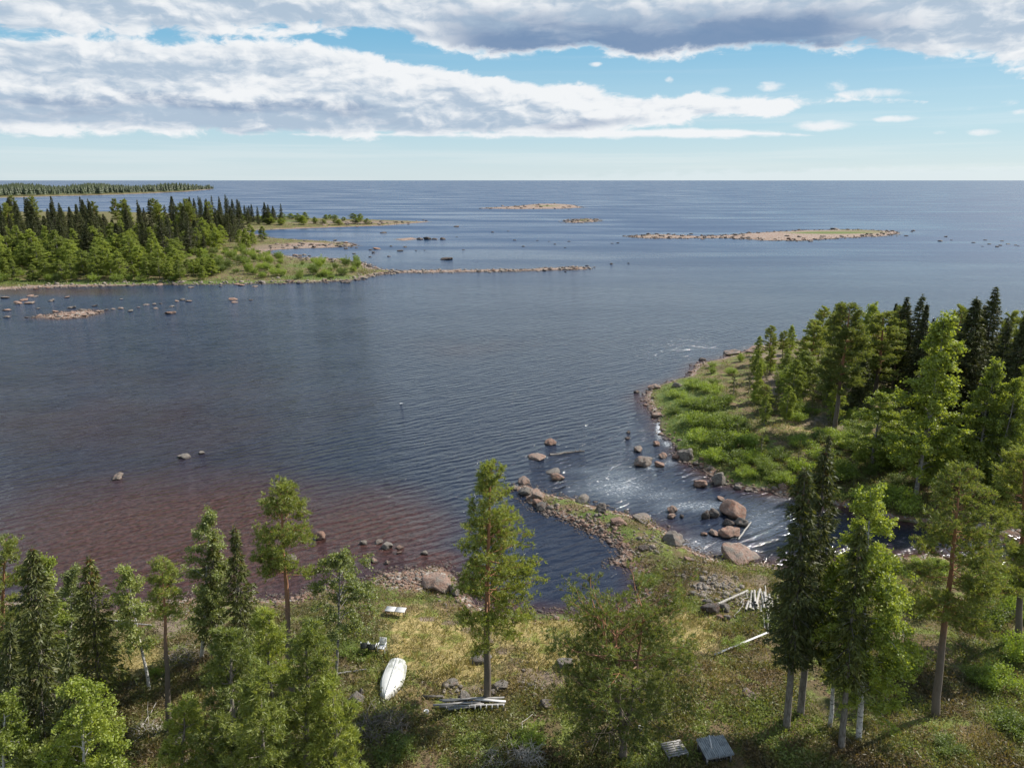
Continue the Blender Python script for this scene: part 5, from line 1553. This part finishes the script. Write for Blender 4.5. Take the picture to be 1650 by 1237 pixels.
chair(616, 1050, R(172), P_WHITE, 'white plastic garden chair beside the two dark ones', 'garden chairs')

def table():
    a = ground(638, 991)
    o = empty('garden_table', a, 'long low pale-topped table on the grass by the beach', 'table', R(-8))
    for x in (-.35, .35):
        g = Geo()
        for y in np.linspace(-.22, .22, 5): box(g, (x, y, .46), .665, .10, .03)
        part('panel', g, W_PALE, o)
    for x in (-.62, .62):
        for y in (-.2, .2):
            g = Geo(); box(g, (x, y, .222), .05, .05, .445); part('leg', g, W_DARK, o)
    g = Geo(); box(g, (0, 0, .425), 1.24, .05, .04); part('crossbar', g, W_DARK, o)
table()

def pole(name, p, q_, r0, r1, mat, label, cat, group=None, sides=8, bend=0.03, knots=True):
    p = np.array(p); q_ = np.array(q_)
    n = 7; t = np.linspace(0, 1, n)[:, None]
    P = p * (1 - t) + q_ * t
    L = np.linalg.norm(q_ - p)
    P = P - p
    P[1:-1] += np.random.default_rng(BK[0]).normal(0, bend * 0.15 * L, (n - 2, 3)) * [1, 1, .3]
    BK[0] += 1
    g = Geo(); g.tube(P, np.linspace(r0, r1, n), sides)
    rev = Geo(); 
    o = link(name, g.mesh(name, True), mat); o.location = p
    tag(o, label, cat, group)
    return o
def gp(px, py, dz=0.0):
    b = ground(px, py); return (b.x, b.y, b.z + dz)
LOGS = [(1201, 985, 1206, 971, .10, .10), (1208, 984, 1211, 956, .12, .16), (1213, 984, 1217, 965, .10, .08), (1218, 979, 1224, 954, .12, .22), (1221, 984, 1221, 956, .10, .10), (1226, 989, 1228, 964, .11, .10),
        (1231, 984, 1227, 961, .10, .20), (1241, 986, 1239, 962, .12, .16), (1245, 983, 1243, 967, .10, .10), (1236, 985, 1235, 968, .11, .28), (1253, 975, 1252, 963, .09, .12), (1255, 990, 1253, 979, .09, .10), (1216, 976, 1215, 958, .10, .30), (1233, 978, 1232, 962, .10, .34)]
for (a, b, c, d, r, z) in LOGS:
    pole('log', gp(a, b, z), gp(c, d, z + .05), r * .85, r * .75, W_WHITE, 'short bleached log in the pile beside the rubble', 'log', 'bleached logs in the pile', bend=.02)
for (a, b, c, d, z) in [(1232, 1014, 1226, 960, .40), (1237, 1015, 1230, 962, .46), (1242, 1015, 1235, 973, .42), (1238, 1024, 1236, 990, .2)]:
    pole('pole', gp(a, b, .08), gp(c, d, z), .045, .04, W_WHITE, 'long thin bleached pole leaning on the log pile towards the viewer', 'pole', 'bleached poles on the pile')
pole('pole', gp(1235, 982, .35), gp(1232, 950, .35), .04, .04, W_WHITE, 'bleached pole sticking out farthest behind the log pile', 'pole')
pole('log', gp(1157, 979, .30), gp(1204, 955, .18), .10, .09, W_WHITE, 'long grey log lying apart from the pile on the rubble', 'log', bend=.02)
pole('branch', gp(1185, 996, .05), gp(1197, 977, .3), .03, .02, W_WHITE, 'crooked bleached branch at the left of the log pile, lower', 'branch', bend=.3)
pole('branch', gp(1193, 975, .15), gp(1207, 958, .3), .035, .02, W_WHITE, 'bleached branch between the outlying log and the pile', 'branch', bend=.3)
def plank(px0, py0, px1, py1, z0, z1, w, t, mat, label):
    a = Vector(gp(px0, py0, z0)); b = Vector(gp(px1, py1, z1)); d = b - a
    g = Geo(); box(g, (0, 0, 0), d.length, w, t)
    o = link('plank', g.mesh('plank'), mat); o.location = (a + b) / 2
    o.rotation_mode = 'QUATERNION'; o.rotation_quaternion = d.to_track_quat('X', 'Z')
    tag(o, label, 'plank')
plank(1151, 1057, 1235, 1028, .12, .42, .12, .04, W_PALE, 'long pale plank lying in the heath below the log pile')
plank(713, 1139, 780, 1134, .42, .44, .14, .05, W_GREY, 'grey plank on top of the stacked lumber, left end')
plank(698, 1145, 775, 1140, .38, .42, .13, .05, W_GREY, 'grey plank reaching farthest left from the lumber')
plank(766, 1137, 815, 1140, .46, .42, .14, .05, W_PALE, 'pale plank on the right end of the lumber')
plank(722, 1149, 780, 1143, .30, .38, .22, .06, W_GREY, 'broad dark-edged board along the front of the lumber')
plank(682, 1124, 714, 1124, .12, .12, .16, .05, W_DARK, 'short dark board in the grass behind the white bucket')
def trestle():
    a = Vector(gp(708, 1141)); b = Vector(gp(813, 1138)); d = b - a
    o = empty('jetty_section', (a + b) / 2, 'old wooden jetty section with pale upright slats under the tall pine', 'jetty', math.atan2(d.y, d.x))
    L = d.length
    for y, z in ((-.24, .35), (.22, .40)):
        g = Geo(); box(g, (0, y, z), L, .09, .06); part('rail', g, W_GREY, o)
    for k, x in enumerate(np.linspace(-L / 2 + .4, L / 2 - .08, 11)):
        g = Geo(); box(g, (x, -.30, .19), .075, .035, .40); part('slat', g, W_PALE if k > 4 else W_GREY, o)
    for x in (-L * .4, 0, L * .4):
        g = Geo(); box(g, (x, 0, .305), .09, .50, .05); part('crossbar', g, W_GREY, o)
trestle()
def bucket():
    o = empty('bucket', ground(687, 1152), 'small white bucket in the grass left of the lumber', 'bucket')
    g = Geo()
    z = np.array([0, .02, .26, .28, .27, .05]); r_ = np.array([.10, .105, .135, .145, .125, .10])
    t = np.arange(16) * 2 * np.pi / 16
    V = np.array([[ri * math.cos(x), ri * math.sin(x), zi] for zi, ri in zip(z, r_) for x in t])
    F = [[i * 16 + j, i * 16 + (j + 1) % 16, (i + 1) * 16 + (j + 1) % 16, (i + 1) * 16 + j] for i in range(5) for j in range(16)]
    g.add(V, F); part('pail', g, P_WHITE, o, True)
    g = Geo(); a = np.linspace(0, np.pi, 9); g.tube(np.column_stack([np.cos(a) * .145, np.sin(a) * .10 + .02, .28 + np.sin(a) * .06]), np.full(9, .006), 5)
    part('handle', g, W_GREY, o)
bucket()
def stump(px, py, r, h, label):
    g = Geo(); q = np.random.default_rng(int(px))
    g.tube([[0, 0, -.05], [0, 0, .1], [0, 0, h]], [r * 1.35, r * 1.05, r], 14)
    o = empty('tree_stump', ground(px, py), label, 'stump')
    part('trunk', g, B_GREY, o, True)
    g = Geo(); t = np.arange(14) * 2 * np.pi / 14
    g.add(np.vstack([np.column_stack([np.cos(t) * r * .97, np.sin(t) * r * .97, np.full(14, h + .004)]), [[0, 0, h + .012]]]), [[i, (i + 1) % 14, 14] for i in range(14)])
    part('cut_face', g, W_PALE, o)
stump(729, 1134, .13, .28, 'pale sawn stump between the lumber and the pointed grey boulder')
stump(1032, 1178, .15, .30, 'pale yellow sawn stump under the many-stemmed pine')
def twigheap(name, px, py, rx, hz, n, mat, label, cat, seed, arch=.35):
    q = np.random.default_rng(seed)
    b = ground(px, py); g = Geo()
    for k in range(n):
        a = q.uniform(0, 6.28); rr = rx * math.sqrt(q.random())
        p = np.array([math.cos(a) * rr, math.sin(a) * rr * .7, q.uniform(0.0, hz) * (1 - .6 * rr / rx)])
        L = q.uniform(.4, 1.25) * min(1, rx); an = q.uniform(0, 6.28)
        d = np.array([math.cos(an), math.sin(an), q.normal(0, .3)]) * L
        m_ = p + d * .5 + [0, 0, arch * L * .5] + q.normal(0, .08, 3)
        g.tube([p, m_, p + d], [.016, .011, .004], 4)
        for w in range(2):
            an2 = an + q.normal(0, .8)
            g.tube([m_, m_ + np.array([math.cos(an2), math.sin(an2), q.uniform(-.2, .6)]) * L * .45], [.008, .003], 3)
    o = link(name, g.mesh(name, True), mat); o.location = b
    tag(o, label, cat)
twigheap('brush_heap', 612, 1176, 1.5, .55, 190, B_TWIG, 'heap of dead brown brushwood in front of the boat', 'brushwood', 1)
twigheap('dead_branches', 800, 1228, 1.15, .25, 90, B_DEAD, 'pale dead branches lying at the bottom edge below the lumber', 'branches', 2, .15)
twigheap('dead_juniper', 853, 1226, .60, .9, 120, B_DEAD, 'grey dead juniper bush standing in the heath left of the many-stemmed pine', 'bush', 3, .5)
twigheap('brush_heap', 238, 1178, .8, .3, 50, B_DEAD, 'small scatter of dead sticks left of the pole-like pine', 'brushwood', 4, .2)
twigheap('brush_heap', 300, 1060, 1.0, .35, 90, B_TWIG, 'dry brushwood beneath the shoreside spruce', 'brushwood', 6, .3)
pole('branch', gp(222, 1182, .1), gp(253, 1140, .35), .03, .015, W_WHITE, 'fallen pale branch leaning left of the pole-like pine', 'branch', bend=.15)
pole('log', gp(165, 1000, .2), gp(245, 1012, .25), .06, .04, W_WHITE, 'bleached fallen trunk on the shore behind the thin leaning birch', 'log', bend=.12)
pole('log', gp(545, 1087, .1), gp(590, 1080, .1), .06, .04, W_GREY, 'grey fallen stem in the grass right of the grey-trunked birch', 'log', bend=.06)
pole('branch', gp(820, 1200, .1), gp(858, 1160, .4), .03, .02, W_WHITE, 'crooked pale branch arching over the heath below the lumber', 'branch', bend=.5)
# driftwood
def drift():
    x0, y0 = at(886, 733); x1, y1 = at(942, 727)
    p = np.array([x0, y0, .02]); q_ = np.array([x1, y1, .06]); d = q_ - p
    g = Geo(); n = 8; t = np.linspace(0, 1, n)[:, None]; P = d * t
    P[1:-1] += np.random.default_rng(8).normal(0, .06, (n - 2, 3)) * [1, 1, .4]
    g.tube(P, np.linspace(.17, .05, n), 8)
    q = np.random.default_rng(9)
    for k in range(14):
        u = q.uniform(.2, .95); b = d * u
        g.tube([b, b + np.array([q.normal(0, .2), q.normal(0, .2), q.uniform(.15, .5)])], [.025, .008], 4)
    o = link('driftwood_log', g.mesh('driftwood_log', True), B_TWIG); o.location = p
    tag(o, 'driftwood log with broken twigs floating off the stream mouth', 'log')
drift()
x0, y0 = at(1190, 868, .1); x1, y1 = at(1210, 842, .5)
pole('pole', (x0, y0, .1), (x1, y1, .55), .07, .06, W_WHITE, 'bleached pole stranded on the flat-topped boulder in the stream', 'pole')

# little shed with corrugated sheets
def mat_iron():
    m, g = new_mat('corrugated_iron')
    tc = g.node('ShaderNodeTexCoord')
    n = g.noise(tc.outputs['Object'], 3.0, 6, 0.7)
    c = g.mix(g.mr(n, 0.4, 0.65), (0.26, 0.275, 0.285), (0.44, 0.455, 0.46))
    c = g.mix(g.m('MULTIPLY', g.mr(n, 0.6, 0.7), 0.5), c, (0.16, 0.14, 0.12))
    out_surf(g, principled(g, c, 0.55, None, 0.4, Metallic=0.35))
    return m
M_IRON = mat_iron()
def corrugated(w, d, n=9, amp=.05):
    g = Geo()
    xs = np.linspace(-w / 2, w / 2, n * 8 + 1)
    z = amp * np.sin(xs / w * n * 2 * np.pi)
    top = np.column_stack([xs, np.full_like(xs, -d / 2), z]); bot = np.column_stack([xs, np.full_like(xs, d / 2), z])
    N = len(xs)
    V = np.vstack([top, bot, top - [0, 0, .006], bot - [0, 0, .006]])
    i = np.arange(N - 1)
    g.add(V, np.vstack([np.stack([i, i + 1, i + 1 + N, i + N], -1), np.stack([i + 2 * N, i + 3 * N, i + 1 + 3 * N, i + 1 + 2 * N], -1)]))
    return g
def shed():
    x, y = at(1151, 1203, 1.9)
    zb = float(height(x, y)[0])
    o = empty('wood_shelter', (x, y, zb), 'little lean-to shelter with two corrugated iron sheets beside the many-stemmed pine', 'shelter', R(14))
    zr = 1.9 - zb
    for k, (dx, dy, dz, w, d) in enumerate([(-.22, .02, .035, 1.0, 1.15), (.36, -.02, 0, .85, 1.15)]):
        r_ = part('roof_sheet', corrugated(w, d), M_IRON, o, True)
        r_.location = (dx, dy, zr + dz); r_.rotation_euler = (R(10), 0, R(-26 if 0 else 0))
    for sx in (-.62, .68):
        for sy in (-.45, .45):
            hgt = zr - .05 + sy * math.tan(R(10)) - .02
            g = Geo(); box(g, (sx, sy, hgt / 2), .07, .07, hgt); part('post', g, W_GREY, o)
    g = Geo()
    for k in range(6): box(g, (0.03, .50, .12 + k * (zr - .2) / 6.5), 1.36, .03, .14)
    part('back_wall', g, W_DARK, o)  # boards coloured dark to stand for the shade under the roof
    for sx in (-.64, .70):
        g = Geo()
        for k in range(5): box(g, (sx, 0, .12 + k * (zr - .25) / 5), .03, .85, .16)
        part('side_shade_wall', g, W_DARK, o)  # dark boards added to deepen the shade below the sheets
    g = Geo(); box(g, (0.03, -.48, zr - .15), 1.34, .05, .09); part('beam', g, W_GREY, o)
    s = zr + .07
    g = Geo(); box(g, (0, 0, 0), .07, .75, .03); b_ = part('batten', g, W_PALE, o); b_.location = (-.08, .25, s + .05); b_.rotation_euler = (R(10), 0, R(-18))
    q = np.random.default_rng(4)
    for k in range(10):
        g = Geo(); xx = -.5 + (k % 5) * .25; zz = .12 + (k // 5) * .2
        g.tube([[xx, -.35, zz], [xx, .35, zz]], [.09, .085], 8)
        f = part('firewood', g, B_GREY, None, True); f.location = (x, y, zb)
        f.rotation_euler = (0, 0, R(14)); f.name = 'firewood_log'
        tag(f, 'round of firewood stacked under the little corrugated shelter', 'log', 'firewood under the shelter')
shed()
def pallet():
    x, y = at(1086, 1215, 1.2)
    zb = float(height(x, y)[0])
    o = empty('slatted_pallet', (x, y, zb + .25), 'pale slatted pallet half hidden by the pine, left of the shelter', 'pallet', R(14))
    for k in range(7):
        g = Geo(); box(g, (0, -.42 + k * .14, .06), 1.1, .10, .022); part('slat', g, W_GREY, o)
    for xx in (-.5, 0, .5):
        g = Geo(); box(g, (xx, 0, 0), .08, .95, .095); part('bearer', g, W_GREY, o)
    for xx in (-.5, .5):
        for yy in (-.42, .42):
            g = Geo(); box(g, (xx, yy, -.16), .08, .08, .22); part('leg', g, W_GREY, o)
pallet()
def gull():
    x, y = at(646, 651)
    o = empty('gull', (x, y, 0), 'white gull resting on the open water of the bay', 'bird', R(200))
    g = Geo()
    V = ICO[3][0].copy()
    V = V * [.21, .085, .085]
    V[:, 2] += np.where(V[:, 0] < -.08, (-.08 - V[:, 0]) * .35, 0)
    V[:, 1] *= np.where(V[:, 0] < -.1, .6, 1)
    hd = unit(ICO[3][0]) * .052
    neck = np.clip((V[:, 0] - .11) / .10, 0, 1)
    V[:, 2] += neck * .13 + .05
    V[:, 0] -= neck * .02
    g.add(V, ICO[3][1]); part('body', g, P_WHITE, o, True)
    for s in (-1, 1):
        W = ICO[2][0] * [.19, .018, .055] + [-.06, s * .078, .075]
        g = Geo(); g.add(W, ICO[2][1]); part('wing', g, flat_mat('gull_wing', (.35, .37, .40), (.5, .52, .55)), o, True)
    g = Geo(); g.tube([[.185, 0, .185], [.25, 0, .175]], [.013, .004], 6); part('beak', g, flat_mat('gull_beak', (.6, .4, .05), (.6, .4, .05)), o)
gull()
